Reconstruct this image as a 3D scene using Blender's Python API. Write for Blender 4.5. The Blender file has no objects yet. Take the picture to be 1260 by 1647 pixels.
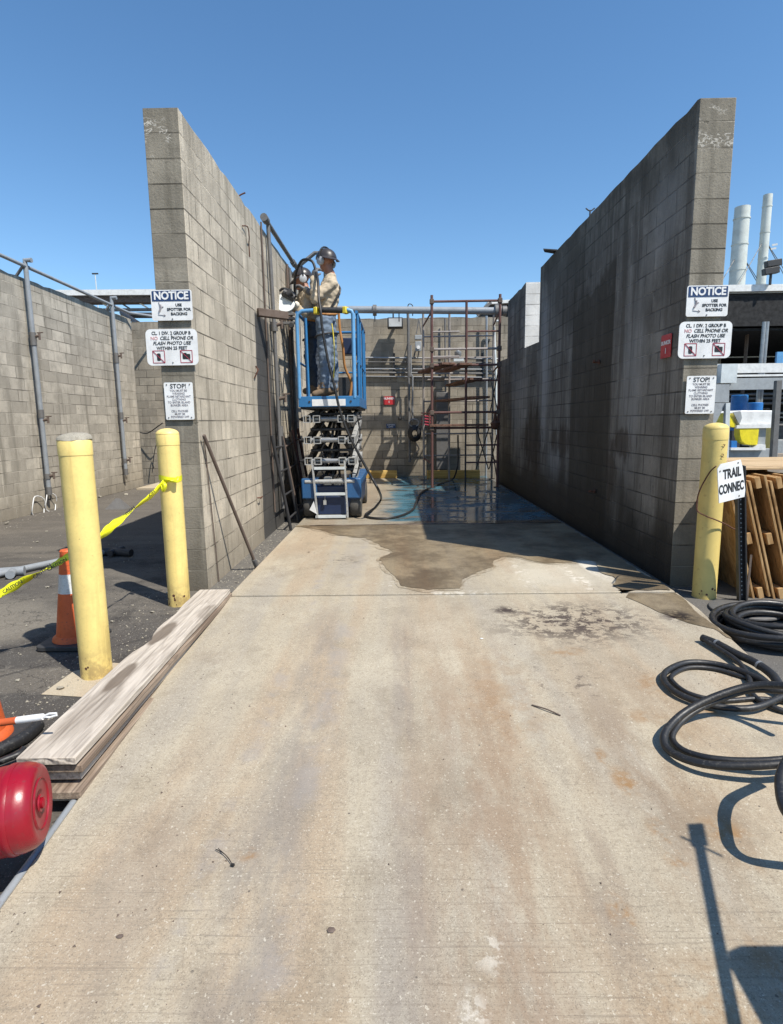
import bpy, bmesh, math, random
from mathutils import Vector, Matrix, noise as mnoise
random.seed(7)
S = 0.76                      # metres per modelling unit (one block course = one unit-course)
R = math.radians
scene = bpy.context.scene
C = scene.collection

# ------------------------------------------------------------------ camera
CF, CP, CR, CY, CH = 929.5, 0.1548, -0.013, -0.0116, 1.592
cam_d = bpy.data.cameras.new("camera"); cam = bpy.data.objects.new("camera", cam_d); C.objects.link(cam)
scene.camera = cam
cam_d.sensor_fit = 'HORIZONTAL'; cam_d.sensor_width = 36; cam_d.lens = 36*CF/1260
cam_d.clip_start = 0.05; cam_d.clip_end = 3000
_rt = Vector((math.cos(CY), -math.sin(CY), 0)); _fh = Vector((math.sin(CY), math.cos(CY), 0))
_fw = _fh*math.cos(CP) + Vector((0, 0, -math.sin(CP))); _up = _fh*math.sin(CP) + Vector((0, 0, math.cos(CP)))
_r2 = _rt*math.cos(CR) + _up*math.sin(CR); _u2 = _up*math.cos(CR) - _rt*math.sin(CR)
M = Matrix((_r2, _u2, -_fw)).transposed().to_4x4(); M.translation = Vector((0, 0, CH*S))
cam.matrix_world = M

# ------------------------------------------------------------------ world, sun, exposure
SUN_EL = 55.0
sh = Vector((-0.77, 0.64, 0)).normalized()          # ground direction in which shadows fall
sun_from = Vector((-sh.x*math.cos(R(SUN_EL)), -sh.y*math.cos(R(SUN_EL)), math.sin(R(SUN_EL))))
w = bpy.data.worlds.new("World"); scene.world = w; w.use_nodes = True
nt = w.node_tree; bgn = nt.nodes['Background']
sky = nt.nodes.new('ShaderNodeTexSky'); sky.sky_type = 'NISHITA'; sky.sun_disc = False
sky.sun_elevation = R(SUN_EL); sky.sun_rotation = math.atan2(sun_from.x, sun_from.y)
sky.altitude = 0; sky.air_density = 1.0; sky.dust_density = 0.1; sky.ozone_density = 3.0
hs = nt.nodes.new('ShaderNodeHueSaturation'); hs.inputs['Saturation'].default_value = 1.15; hs.inputs['Hue'].default_value = .497
nt.links.new(sky.outputs[0], hs.inputs['Color']); nt.links.new(hs.outputs[0], bgn.inputs[0]); bgn.inputs[1].default_value = 0.135
sd = bpy.data.lights.new("sun", 'SUN'); sun = bpy.data.objects.new("sun", sd); C.objects.link(sun)
sd.energy = 5.0; sd.angle = R(0.55); sd.color = (1.0, 0.945, 0.85)
sun.rotation_euler = sun_from.to_track_quat('Z', 'Y').to_euler()
scene.view_settings.view_transform = 'Standard'; scene.view_settings.look = 'None'
scene.view_settings.exposure = 0.38; scene.view_settings.gamma = 1.0
scene.render.engine = 'CYCLES'

# ------------------------------------------------------------------ pixel -> world point on a known plane (photo pixels)
def ray(px, py):
    a, b = px-630, py-823.5
    a, b = a*math.cos(CR)+b*math.sin(CR), -a*math.sin(CR)+b*math.cos(CR)
    return (_rt*(a/CF) - _up*(b/CF) + _fw)
O = Vector((0, 0, CH))
def pZ(px, py, z=0.0): d = ray(px, py); return O + d*((z-CH)/d.z)
def pY(px, py, y): d = ray(px, py); return O + d*(y/d.y)
def pX(px, py, x): d = ray(px, py); return O + d*(x/d.x)
def zg(y): return 0.0 if y >= 4.9 else -0.06*(4.9-max(y, -3))     # yard falls gently towards the camera
def pG(px, py, off=0.0):                                           # point on the sloping yard / slab
    y = 3.0
    for _ in range(12): p = pZ(px, py, zg(y)+off); y = p.y
    return p

# ------------------------------------------------------------------ materials
class Mat:
    def __init__(s, name):
        s.m = bpy.data.materials.new(name); s.m.use_nodes = True; s.t = s.m.node_tree
        s.b = s.t.nodes['Principled BSDF']
        tc = s.t.nodes.new('ShaderNodeTexCoord'); s.uvo = tc.outputs['UV']
        mp = s.t.nodes.new('ShaderNodeMapping'); mp.inputs['Scale'].default_value = (1/S, 1/S, 1/S)
        s.t.links.new(tc.outputs['Object'], mp.inputs[0]); s.co = mp.outputs[0]
    def L(s, a, b):
        if isinstance(a, (int, float)): b.default_value = a
        elif isinstance(a, tuple): b.default_value = (a+(1,))[:len(b.default_value)]
        else: s.t.links.new(a, b)
    def stretch(s, sc, loc=(0, 0, 0), src=None, rot=(0, 0, 0)):
        mp = s.t.nodes.new('ShaderNodeMapping'); mp.inputs['Scale'].default_value = sc; mp.inputs['Location'].default_value = loc
        mp.inputs['Rotation'].default_value = rot
        s.L(src or s.co, mp.inputs[0]); return mp.outputs[0]
    def noise(s, scale, detail=4, rough=.55, vec=None, dist=0):
        n = s.t.nodes.new('ShaderNodeTexNoise'); n.inputs['Scale'].default_value = scale; n.inputs['Detail'].default_value = detail
        n.inputs['Roughness'].default_value = rough; n.inputs['Distortion'].default_value = dist
        s.L(vec or s.co, n.inputs['Vector']); return n.outputs[0]
    def voro(s, scale, vec=None, out='Distance'):
        n = s.t.nodes.new('ShaderNodeTexVoronoi'); n.inputs['Scale'].default_value = scale; s.L(vec or s.co, n.inputs['Vector']); return n.outputs[out]
    def rng(s, v, a, b, c=0.0, d=1.0, smooth=True):
        n = s.t.nodes.new('ShaderNodeMapRange'); n.interpolation_type = 'SMOOTHSTEP' if smooth else 'LINEAR'
        s.L(v, n.inputs[0])
        for i, q in enumerate((a, b, c, d)): n.inputs[i+1].default_value = q
        return n.outputs[0]
    def math(s, op, a, b=0.0):
        n = s.t.nodes.new('ShaderNodeMath'); n.operation = op; s.L(a, n.inputs[0]); s.L(b, n.inputs[1]); return n.outputs[0]
    def mul(s, *a):
        o = a[0]
        for q in a[1:]: o = s.math('MULTIPLY', o, q)
        return o
    def mix(s, f, a, b, mode='MIX'):
        n = s.t.nodes.new('ShaderNodeMix'); n.data_type = 'RGBA'; n.blend_type = mode
        s.L(f, n.inputs[0]); s.L(a, n.inputs[6]); s.L(b, n.inputs[7]); return n.outputs[2]
    def ell(s, c, r, soft=.5, wob=None, wamp=.35):
        v = s.t.nodes.new('ShaderNodeVectorMath'); v.operation = 'SUBTRACT'; s.L(s.co, v.inputs[0]); v.inputs[1].default_value = c
        d = s.t.nodes.new('ShaderNodeVectorMath'); d.operation = 'DIVIDE'; s.L(v.outputs[0], d.inputs[0]); d.inputs[1].default_value = r
        l = s.t.nodes.new('ShaderNodeVectorMath'); l.operation = 'LENGTH'; s.L(d.outputs[0], l.inputs[0]); o = l.outputs['Value']
        if wob is not None: o = s.math('ADD', o, s.math('MULTIPLY', s.math('SUBTRACT', wob, .5), wamp*2))
        return s.rng(o, 1.0, 1.0-soft)
    def xyz(s, src=None):
        n = s.t.nodes.new('ShaderNodeSeparateXYZ'); s.L(src or s.co, n.inputs[0]); return n.outputs
    def bump(s, h, strength=.3, dist=.01, prev=None):
        n = s.t.nodes.new('ShaderNodeBump'); n.inputs['Strength'].default_value = strength; n.inputs['Distance'].default_value = dist*S
        s.L(h, n.inputs['Height'])
        if prev is not None: s.L(prev, n.inputs['Normal'])
        return n.outputs[0]
    def end(s, col, rough=.6, normal=None, metal=0.0, spec=None, coat=None):
        s.L(col, s.b.inputs['Base Color']); s.L(rough, s.b.inputs['Roughness']); s.L(metal, s.b.inputs['Metallic'])
        if normal is not None: s.L(normal, s.b.inputs['Normal'])
        if spec is not None: s.b.inputs['Specular IOR Level'].default_value = spec
        if coat: s.b.inputs['Coat Weight'].default_value = coat; s.b.inputs['Coat Roughness'].default_value = .15
        return s.m

def dark(c, k): return tuple(x*k for x in c)
def paint(name, c, rough=.45, wear=.25, wc=(.12, .09, .06), metal=0.0, sc=6, bs=.12):
    m = Mat(name)
    n = m.noise(sc, 6, .65); f = m.noise(sc*7, 5, .6)
    col = m.mix(m.rng(n, .35, .75), c, dark(c, .78))
    col = m.mix(m.mul(m.rng(f, .62-.1*wear, .78), wear*1.6), col, wc)
    return m.end(col, m.rng(n, .3, .7, rough*.8, min(1, rough*1.25)), m.bump(f, bs, .004), metal)

def block_material(name, tone, end=False, wet=None, contrast=1.0, grime=1.0, bottom_z=0.0):
    m = Mat(name)
    x, y, z = m.xyz()
    br = m.t.nodes.new('ShaderNodeTexBrick'); m.L(m.uvo, br.inputs['Vector'])
    br.offset = 0.0 if end else 0.5; br.inputs['Scale'].default_value = 1
    br.inputs['Brick Width'].default_value = 4.0 if end else .4064; br.inputs['Row Height'].default_value = .2032
    br.inputs['Mortar Size'].default_value = .0065; br.inputs['Mortar Smooth'].default_value = .35; br.inputs['Bias'].default_value = 0
    br.inputs['Color1'].default_value = (0, 0, 0, 1); br.inputs['Color2'].default_value = (1, 1, 1, 1); br.inputs['Mortar'].default_value = (.5, .5, .5, 1)
    rnd = br.outputs[0]; mo = br.outputs['Fac']
    uvn = m.noise(.9, 4, .6)
    big = m.noise(.55, 6, .62); mid = m.noise(3.2, 6, .65); fine = m.noise(48, 4, .7); grit = m.noise(150, 2, .6)
    streak = m.noise(1.0, 5, .6, m.stretch((5.5, 5.5, .55)))
    streak2 = m.noise(1.0, 4, .6, m.stretch((14, 14, .8)))
    base = m.mix(m.rng(rnd, 0, 1, 0, .8*contrast, False), dark(tone, .76), dark(tone, 1.18))
    base = m.mix(m.rng(mid, .35, .72, 0, .8), base, dark(tone, .62))
    base = m.mix(m.mul(m.rng(streak, .48, .70), .72*grime), base, (tone[0]*.42, tone[1]*.42, tone[2]*.41))
    base = m.mix(m.mul(m.rng(streak2, .55, .72), m.rng(big, .4, .6), .5), base, dark(tone, 1.42))
    base = m.mix(m.mul(m.rng(z, 3.7, 4.3), m.rng(streak2, .35, .65), .6*grime), base, dark(tone, .42))
    base = m.mix(m.mul(m.rng(z, .75+bottom_z, bottom_z), .7*grime), base, (tone[0]*.42, tone[1]*.40, tone[2]*.37))
    base = m.mix(m.mul(m.rng(fine, .52, .70), .42), base, dark(tone, .42))
    base = m.mix(m.mul(m.rng(grit, .58, .72), .3), base, dark(tone, 1.55))
    # mortar: pale where fresh, dark where the recess shadow is put into the colour
    mc = m.mix(m.rng(m.noise(1.4, 4, .6), .42, .6), dark(tone, .22), dark(tone, 1.3))
    base = m.mix(m.mul(mo, m.rng(m.noise(2.2, 3, .5), .3, .62, .25, 1)), base, mc)
    # hollow block holes / chips
    chip = m.rng(m.noise(9, 3, .5), .72, .76)
    base = m.mix(m.mul(chip, .6), base, dark(tone, .35))
    if end and grime == 1.0:
        sq = m.math('ABSOLUTE', m.math('SUBTRACT', m.noise(10, 3, .5, m.stretch((1, 1, 1.7)), dist=1.0), .5))
        zz_ = m.mul(m.rng(z, 3.83, 3.88), m.rng(z, 4.22, 4.17)); base = m.mix(m.mul(m.rng(sq, .03, .012), m.rng(m.noise(5, 2, .5), .5, .56), zz_, .75), base, (.56, .53, .47))
    rough = .92
    if wet: base, rough = wet(m, base)
    h = m.math('ADD', m.mul(m.math('SUBTRACT', 1.0, mo), 1.0), m.mul(fine, .22))
    nrm = m.bump(h, 1.0, .022)
    nrm = m.bump(m.math('ADD', mid, m.mul(chip, -1.2)), .35, .012, nrm)
    return m.end(base, rough, nrm, spec=.25)

def wet_shadow_left(m, base):  # dark band: lift and workers' shadow painted into the wall as wet slurry
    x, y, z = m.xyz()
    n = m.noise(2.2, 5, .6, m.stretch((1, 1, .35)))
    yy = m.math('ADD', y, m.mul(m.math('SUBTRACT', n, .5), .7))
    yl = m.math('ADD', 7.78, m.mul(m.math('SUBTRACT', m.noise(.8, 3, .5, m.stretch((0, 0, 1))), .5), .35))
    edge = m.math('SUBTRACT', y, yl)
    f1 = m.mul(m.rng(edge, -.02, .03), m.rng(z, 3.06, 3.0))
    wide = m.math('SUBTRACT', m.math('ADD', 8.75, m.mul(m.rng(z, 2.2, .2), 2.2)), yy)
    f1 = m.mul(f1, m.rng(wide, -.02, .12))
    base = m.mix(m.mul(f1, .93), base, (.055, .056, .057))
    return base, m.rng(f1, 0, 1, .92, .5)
def wet_right(m, base):
    x, y, z = m.xyz()
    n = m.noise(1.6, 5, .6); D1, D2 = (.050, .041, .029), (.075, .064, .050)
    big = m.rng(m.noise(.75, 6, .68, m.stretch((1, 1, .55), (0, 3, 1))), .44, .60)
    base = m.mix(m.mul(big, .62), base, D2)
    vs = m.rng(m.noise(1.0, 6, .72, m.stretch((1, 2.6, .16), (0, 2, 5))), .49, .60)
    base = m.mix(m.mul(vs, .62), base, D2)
    col = m.math('SUBTRACT', m.math('ABSOLUTE', m.math('SUBTRACT', y, 7.95)), .80)
    col = m.math('ADD', col, m.mul(m.math('SUBTRACT', m.noise(5, 4, .6, m.stretch((1, 1, .12))), .5), .22))
    topn = m.math('ADD', z, m.mul(m.math('SUBTRACT', m.noise(2, 4, .6), .5), 1.4))
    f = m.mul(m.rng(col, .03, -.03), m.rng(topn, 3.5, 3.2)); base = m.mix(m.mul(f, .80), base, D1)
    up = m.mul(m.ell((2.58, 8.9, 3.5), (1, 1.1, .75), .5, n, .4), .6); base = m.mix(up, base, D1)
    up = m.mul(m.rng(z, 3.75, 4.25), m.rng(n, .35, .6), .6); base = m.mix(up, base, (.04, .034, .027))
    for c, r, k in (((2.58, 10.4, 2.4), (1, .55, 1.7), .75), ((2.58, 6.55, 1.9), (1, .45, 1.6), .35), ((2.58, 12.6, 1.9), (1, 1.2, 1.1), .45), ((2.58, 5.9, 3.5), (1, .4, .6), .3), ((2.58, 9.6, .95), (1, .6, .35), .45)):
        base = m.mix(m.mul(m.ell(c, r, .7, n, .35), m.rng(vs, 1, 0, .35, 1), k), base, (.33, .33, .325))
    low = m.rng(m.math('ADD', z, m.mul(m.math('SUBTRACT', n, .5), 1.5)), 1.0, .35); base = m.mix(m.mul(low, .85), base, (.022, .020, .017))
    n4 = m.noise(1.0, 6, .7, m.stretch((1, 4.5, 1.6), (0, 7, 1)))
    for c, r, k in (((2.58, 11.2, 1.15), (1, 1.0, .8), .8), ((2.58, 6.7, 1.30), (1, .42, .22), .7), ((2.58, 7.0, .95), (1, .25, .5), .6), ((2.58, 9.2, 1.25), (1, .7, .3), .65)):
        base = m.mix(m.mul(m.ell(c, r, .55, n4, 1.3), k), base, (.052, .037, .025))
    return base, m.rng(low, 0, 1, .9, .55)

def slab_material(name, wet=False, floor=False):
    m = Mat(name); x, y, z = m.xyz()
    c1, c2 = (.42, .362, .268), (.345, .30, .228)
    big = m.noise(.6, 6, .6); mid = m.noise(3.5, 6, .62); fine = m.noise(38, 5, .7)
    lane = m.noise(1.0, 5, .55, m.stretch((2.1, .22, 1)))
    broom = m.noise(1.0, 4, .65, m.stretch((2.5, 95, 1), rot=(0, 0, .02)))
    dots = m.noise(160, 2, .5)
    col = m.mix(m.rng(big, .35, .65), c1, c2)
    col = m.mix(m.mul(m.rng(lane, .47, .63), .55), col, (.345, .245, .155))
    col = m.mix(m.mul(m.rng(lane, .50, .36), .5), col, (.30, .275, .24))
    col = m.mix(m.mul(m.rng(mid, .5, .72), .5), col, (.255, .215, .155))
    col = m.mix(m.mul(m.rng(m.noise(1.7, 6, .65, m.stretch((1, .5, 1), (3, 9, 0))), .52, .68), .45), col, (.47, .42, .325))
    col = m.mix(m.mul(m.rng(fine, .50, .66), .32), col, (.20, .165, .12))
    col = m.mix(m.mul(m.rng(m.noise(95, 4, .7), .5, .64), .42), col, (.19, .155, .11))
    col = m.mix(m.mul(m.rng(dots, .60, .68), .55), col, (.52, .46, .36))
    nearf = m.rng(y, 3.6, 1.6)
    col = m.mix(m.mul(m.rng(broom, .55, .70), nearf, .55), col, (.19, .16, .12))
    wn = m.noise(2.6, 6, .65)
    def lane_at(cx, w_, y0_, y1_, k, c_, ns=1.3):
        xx_ = m.math('ABSOLUTE', m.math('SUBTRACT', m.math('ADD', x, m.mul(m.math('SUBTRACT', m.noise(ns, 5, .65, m.stretch((1.5, .35, 1), (cx*3, 1, 0))), .5), w_*3)), cx))
        return m.mul(m.rng(xx_, w_, w_*.2), m.rng(y, y1_, y0_), m.rng(m.noise(2.2, 6, .7, m.stretch((1.6, .5, 1), (cx, 4, 0))), .36, .60), k)
    if not floor:
        for cx, w_, a_, b_, k, c_ in ((.38, .42, 2.5, 5.0, .6, (.24, .155, .095)), (1.25, .38, 2.2, 4.6, .6, (.22, .145, .085)), (-.52, .22, 3.5, 5.5, .6, (.20, .18, .16)), (.02, .12, 3, 6, .5, (.20, .17, .15)),
                                     (.72, .10, 2, 4, .5, (.19, .15, .12)), (1.75, .25, 2, 5, .45, (.22, .19, .16)), (-1.0, .2, 2, 4, .35, (.24, .20, .16))):
            col = m.mix(lane_at(cx, w_, a_, b_, k, c_), col, c_)
        col = m.mix(m.mul(m.ell((1.55, 5.45, z0), (.75, .75, 9), .8, wn, .3), .5), col, (.56, .52, .43))
        col = m.mix(m.mul(m.ell((1.98, 5.75, z0), (.14, .6, 9), .5, wn, .3), .7), col, (.66, .63, .55))
        blot = m.rng(m.noise(1.15, 7, .72, m.stretch((1, .6, 1), (7, 2, 1))), .52, .66)
        col = m.mix(m.mul(blot, .4), col, (.20, .155, .11))
    # hair-fine squiggles, grit and broom drag
    rd = m.math('ABSOLUTE', m.math('SUBTRACT', m.noise(34, 5, .75, dist=.6), .5))
    col = m.mix(m.mul(m.rng(rd, .012, .003), m.rng(m.noise(5, 4, .6), .44, .58), .62), col, (.105, .082, .06))
    col = m.mix(m.mul(m.rng(m.noise(220, 2, .5), .60, .66), .5), col, (.11, .09, .068))
    col = m.mix(m.mul(m.rng(m.noise(80, 3, .6, m.stretch((1, 1, 1), (9, 4, 2))), .63, .68), .5), col, (.60, .55, .45))
    br2 = m.noise(1.0, 5, .7, m.stretch((.9, 60, 1), (3, 3, 3), rot=(0, 0, .015)))
    col = m.mix(m.mul(m.rng(br2, .58, .66), m.rng(y, 2.6, 1.2), .4), col, (.16, .13, .10))
    # pits and crumbs
    pit = m.mul(m.rng(m.voro(17), .11, .06), m.rng(m.noise(6, 2, .5), .56, .62))
    col = m.mix(m.mul(pit, .85), col, (.10, .085, .07))
    wn = m.noise(2.6, 6, .65); tn = m.noise(8, 8, .8, m.stretch((1, 1.5, 1)), dist=.4)
    # tar crumbs in two clusters, rust, scuffs, tyre traces
    tar = m.mul(m.ell((1.35, 4.25, z0), (.85, .55, 9), .8, wn, .3), m.rng(tn, .49, .53)) if not floor else 0.0
    if not floor:
        t2 = m.mul(m.ell((.87, 4.50, z0), (.17, .12, 9), .8, wn, .5), m.rng(tn, .44, .50))
        t3 = m.mul(m.ell((1.0, 3.35, z0), (.35, .5, 9), .9, wn, .3), m.rng(tn, .54, .60))
        t4 = m.mul(m.ell((2.18, 4.33, z0), (.17, .18, 9), .7, wn, .4), m.rng(tn, .42, .50))
        t5 = m.mul(m.ell((-.6, 6.2, z0), (.35, .5, 9), .9, wn, .3), m.rng(tn, .55, .60))
        for t_, k in ((tar, .8), (t2, .85), (t3, .6), (t4, .9), (t5, .6)): col = m.mix(m.mul(t_, min(1, k*1.15)), col, (.05, .036, .032))
        rn = m.rng(m.noise(9, 5, .7), .42, .60)
        for cx, cy, rx, ry, k in ((1.02, 2.42, .08, .16, .75), (.98, 2.62, .05, .10, .7), (1.05, 2.05, .07, .22, .65), (1.32, 2.08, .12, .20, .65), (1.72, 3.0, .12, .10, .6), (1.15, 1.5, .08, .3, .5), (1.1, 3.75, .22, .12, .45), (.75, 1.75, .06, .12, .8),
                                  (1.35, 2.95, .15, .12, .5), (.62, 3.2, .35, .8, .22), (.9, 1.45, .3, .25, .35), (-.6, 2.02, .06, .05, .6), (1.55, 3.3, .2, .2, .4), (-.25, 1.2, .3, .5, .18)):
            col = m.mix(m.mul(m.ell((cx, cy, z0), (rx, ry, 9), .8, wn, .4), rn, min(1, k*1.2)), col, (.255, .145, .062))
        sc = m.rng(m.noise(14, 4, .7), .5, .6)
        for cx, cy, rx, ry, k in ((.28, 1.62, .08, .10, .35), (.2, 1.42, .07, .13, .35), (-.05, 5.2, .3, .2, .3), (1.7, 5.4, .12, .7, .6), (1.2, 5.5, .1, .8, .4), (.5, 4.9, .5, .12, .4)):
            col = m.mix(m.mul(m.ell((cx, cy, z0), (rx, ry, 9), .8, wn, .4), sc, k), col, (.70, .66, .58))
        for cx, w_ in ((-.42, .05), (-.75, .035)):
            tx = m.rng(m.math('ABSOLUTE', m.math('SUBTRACT', m.math('ADD', x, m.mul(m.noise(.7, 3, .5), .12)), cx+.06)), w_*2.2, w_*.4)
            col = m.mix(m.mul(tx, m.rng(m.noise(3.3, 5, .7), .45, .62), .42), col, (.27, .25, .235))
        edge = m.rng(m.math('ADD', x, m.mul(wn, .25)), -1.25, -1.45)
        col = m.mix(m.mul(edge, .3), col, (.55, .48, .36))
        # hairline crack
        ck = m.rng(m.math('ABSOLUTE', m.math('SUBTRACT', m.math('ADD', y, m.mul(m.noise(1.2, 5, .6), .14)), 1.72)), .006, .001)
        col = m.mix(m.mul(ck, m.rng(x, .1, .9), .22), col, (.12, .10, .08))
    rough = .9
    if wet == 'damp':
        col = m.mix(1.0, col, m.mix(m.rng(m.noise(9, 6, .75), .40, .60), (.98, .97, .95), (.68, .63, .56)), 'MULTIPLY')
    elif wet:
        col = m.mix(1.0, col, m.mix(m.rng(m.noise(1.5, 7, .7), .40, .60), (.66, .60, .50), (.36, .31, .24)), 'MULTIPLY'); rough = m.rng(mid, .3, .7, .5, .75)
    if floor:
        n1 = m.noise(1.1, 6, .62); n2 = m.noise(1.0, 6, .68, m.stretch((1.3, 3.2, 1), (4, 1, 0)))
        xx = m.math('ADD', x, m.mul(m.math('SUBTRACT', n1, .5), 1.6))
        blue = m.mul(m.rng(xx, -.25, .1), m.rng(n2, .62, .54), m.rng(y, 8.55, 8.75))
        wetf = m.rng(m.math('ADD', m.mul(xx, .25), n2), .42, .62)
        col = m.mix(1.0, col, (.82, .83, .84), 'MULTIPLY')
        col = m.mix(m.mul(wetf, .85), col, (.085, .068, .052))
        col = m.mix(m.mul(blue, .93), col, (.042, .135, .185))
        col = m.mix(m.mul(m.rng(m.noise(2.7, 5, .7, m.stretch((1, 4, 1))), .6, .68), .5), col, (.06, .05, .045))
        ln = m.rng(m.math('ABSOLUTE', m.math('SUBTRACT', x, .62)), .07, .05)
        col = m.mix(m.mul(ln, m.rng(n2, .4, .5), .6), col, (.11, .08, .06))
        rough = m.rng(m.math('MULTIPLY', wetf, m.rng(m.noise(2.1, 5, .6), .38, .55)), 0, 1, .5, .05)
        nrm = m.bump(fine, .15, .003)
        nrm = m.bump(m.mul(m.noise(4, 3, .5), m.rng(wetf, .3, 1, 1, .12)), .2, .02, nrm)
        return m.end(col, rough, nrm, spec=.5)
    h = m.math('ADD', m.mul(fine, .5), m.mul(broom, nearf, .6))
    nrm = m.bump(h, .35, .005)
    return m.end(col, rough, nrm, spec=.3 if not wet else .5)
z0 = 0.0

def asphalt_material():
    m = Mat('yard_asphalt'); x, y, z = m.xyz()
    big = m.noise(.45, 7, .62); mid = m.noise(2.2, 7, .68); fine = m.noise(60, 4, .7)
    drag = m.noise(1.0, 5, .6, m.stretch((.45, 2.6, 1), rot=(0, 0, .35)))
    col = m.mix(m.rng(big, .36, .64), (.060, .055, .050), (.098, .088, .076))
    col = m.mix(m.mul(m.rng(drag, .48, .62), .6), col, (.15, .132, .108))
    col = m.mix(m.mul(m.rng(mid, .5, .66), .6), col, (.032, .029, .027))
    pale = m.ell((-4.3, 4.6, 0), (1.9, .9, 9), .6, mid, .4)
    col = m.mix(m.mul(pale, .75), col, (.215, .192, .155))
    col = m.mix(m.mul(m.rng(m.noise(7, 6, .75), .56, .66), .45), col, (.20, .18, .15))
    ckv = m.math('ABSOLUTE', m.math('SUBTRACT', m.noise(1.3, 5, .6), .5))
    col = m.mix(m.mul(m.rng(ckv, .006, .001), .6), col, (.02, .018, .017))
    farl = m.mul(m.rng(y, 5.5, 9), m.rng(x, -2.5, -4))
    col = m.mix(m.mul(farl, .45), col, (.155, .135, .11))
    rt = m.rng(x, 1.6, 2.2)
    col = m.mix(m.mul(rt, .75), col, (.13, .122, .11))
    # scored joints
    for a, b, c, lo, hi in ((.62, -.78, 4.53, 0, 0),):
        d = m.math('ABSOLUTE', m.math('ADD', m.math('ADD', m.mul(x, a), m.mul(y, b)), c))
        col = m.mix(m.mul(m.rng(d, .02, .008), m.rng(x, -1.8, -2.0), .7), col, (.04, .036, .033))
    col = m.mix(m.mul(m.rng(fine, .5, .66), .55), col, (.045, .042, .04))
    col = m.mix(m.mul(m.rng(m.noise(120, 2, .5), .62, .68), .5), col, (.34, .32, .29))
    return m.end(col, .9, m.bump(fine, .5, .006), spec=.3)

def wood_material(name, c1, c2, ax=1, grainy=1.0, stains=True):
    m = Mat(name); sc = [9, 9, 9]; sc[ax] = .7
    g = m.noise(1.0, 6, .65, m.stretch(tuple(sc)), dist=1.5)
    sc2 = [60, 60, 60]; sc2[ax] = 1.6
    g2 = m.noise(1.0, 4, .6, m.stretch(tuple(sc2)))
    col = m.mix(m.rng(g, .38, .62), c1, c2)
    col = m.mix(m.mul(m.rng(g2, .5, .66), .55*grainy), col, dark(c2, .45))
    if stains: col = m.mix(m.mul(m.rng(m.noise(2.4, 5, .7), .54, .66), .5), col, dark(c2, .35))
    return m.end(col, .85, m.bump(m.math('ADD', g2, g), .5, .006), spec=.2)

MT = {}
tone = (.36, .32, .27)
MT['wl'] = block_material('block_left_side', (.55, .488, .39), wet=wet_shadow_left, contrast=1.2)
MT['wle'] = block_material('block_left_end', (.275, .248, .20), end=True)  # darker than the side blocks: weaker sun on the end put into the colour
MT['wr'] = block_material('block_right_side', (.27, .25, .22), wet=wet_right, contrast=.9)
MT['wre'] = block_material('block_right_end', (.29, .262, .212), end=True)
MT['wrn'] = block_material('block_notch_end_sunlit', (.85, .83, .79), end=True, grime=.3)  # paler copy of the wall's blocks: sunlight on the notch faces put into the colour
MT['wb'] = block_material('block_back', (.33, .29, .23), contrast=1.3, grime=.7)
MT['wf'] = block_material('block_yard_side', (.48, .435, .36), contrast=1.3)
MT['slab'] = slab_material('slab_concrete'); MT['slabwet'] = slab_material('slab_concrete_wet', wet=True); MT['slabdamp'] = slab_material('slab_concrete_damp', wet='damp'); MT['floor'] = slab_material('painted_floor', floor=True)
MT['asph'] = asphalt_material()
MT['gutter'] = paint('gutter_dirt', (.13, .12, .105), .8, .9, (.05, .045, .04), sc=3, bs=.8)
MT['joint'] = paint('joint_filler', (.03, .027, .024), .9)
MT['yellow'] = paint('bollard_yellow', (.87, .68, .25), .42, .10, (.30, .17, .05), sc=4)
def bollard_paint(name, c, w1):
    m = Mat(name); x, y, z = m.xyz(); n = m.noise(4, 6, .65); st = m.noise(1.0, 5, .65, m.stretch((16, 16, 1.1))); f = m.noise(26, 5, .7)
    col = m.mix(m.rng(n, .35, .7), c, dark(c, .82)); col = m.mix(m.mul(m.rng(st, .55, .72), .45*w1), col, (c[0]*.62, c[1]*.55, c[2]*.5))
    col = m.mix(m.mul(m.rng(f, .66, .70), .7), col, (.30, .19, .08)); col = m.mix(m.mul(m.rng(z, .30, .0), m.rng(m.noise(12, 5, .7), .4, .6), .65), col, (.24, .16, .08))
    col = m.mix(m.mul(m.rng(m.noise(60, 3, .6), .5, .7), .15), col, dark(c, .5))
    return m.end(col, m.rng(n, .3, .7, .38, .6), m.bump(m.math('ADD', n, m.mul(f, .3)), .25, .006))
MT['yellow'] = bollard_paint('bollard_yellow_paint', (.86, .66, .23), 1.0)
MT['yellow2'] = paint('bollard_faded_yellow', (.70, .54, .18), .5, .35, (.30, .15, .05), sc=3)
MT['mortar'] = paint('dried_mortar', (.47, .43, .36), .95, .5, (.3, .27, .22), sc=20)
MT['rust'] = paint('rust', (.12, .05, .03), .85, .8, (.05, .03, .025), sc=9, bs=.5)
MT['capc'] = paint('concrete_cap', (.34, .31, .25), .95, .9, (.16, .14, .11), sc=22, bs=.9)
MT['white'] = paint('white_sign', (.80, .80, .79), .4, .05, (.5, .5, .48))
MT['navy'] = paint('navy_print', (.018, .045, .13), .4, .0)
MT['black'] = paint('black_print', (.02, .02, .022), .45, .0)
MT['grey_print'] = paint('faded_print', (.30, .28, .30), .5, .0)
MT['red_print'] = paint('red_print', (.36, .04, .07), .45, .0)
MT['faded_red'] = paint('faded_red_print', (.62, .34, .34), .5, .0)
MT['red'] = paint('red_sign', (.50, .025, .03), .4, .05)
MT['galv'] = paint('galvanised_steel', (.36, .37, .38), .42, .35, (.16, .14, .12), metal=.6, sc=5)
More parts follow.
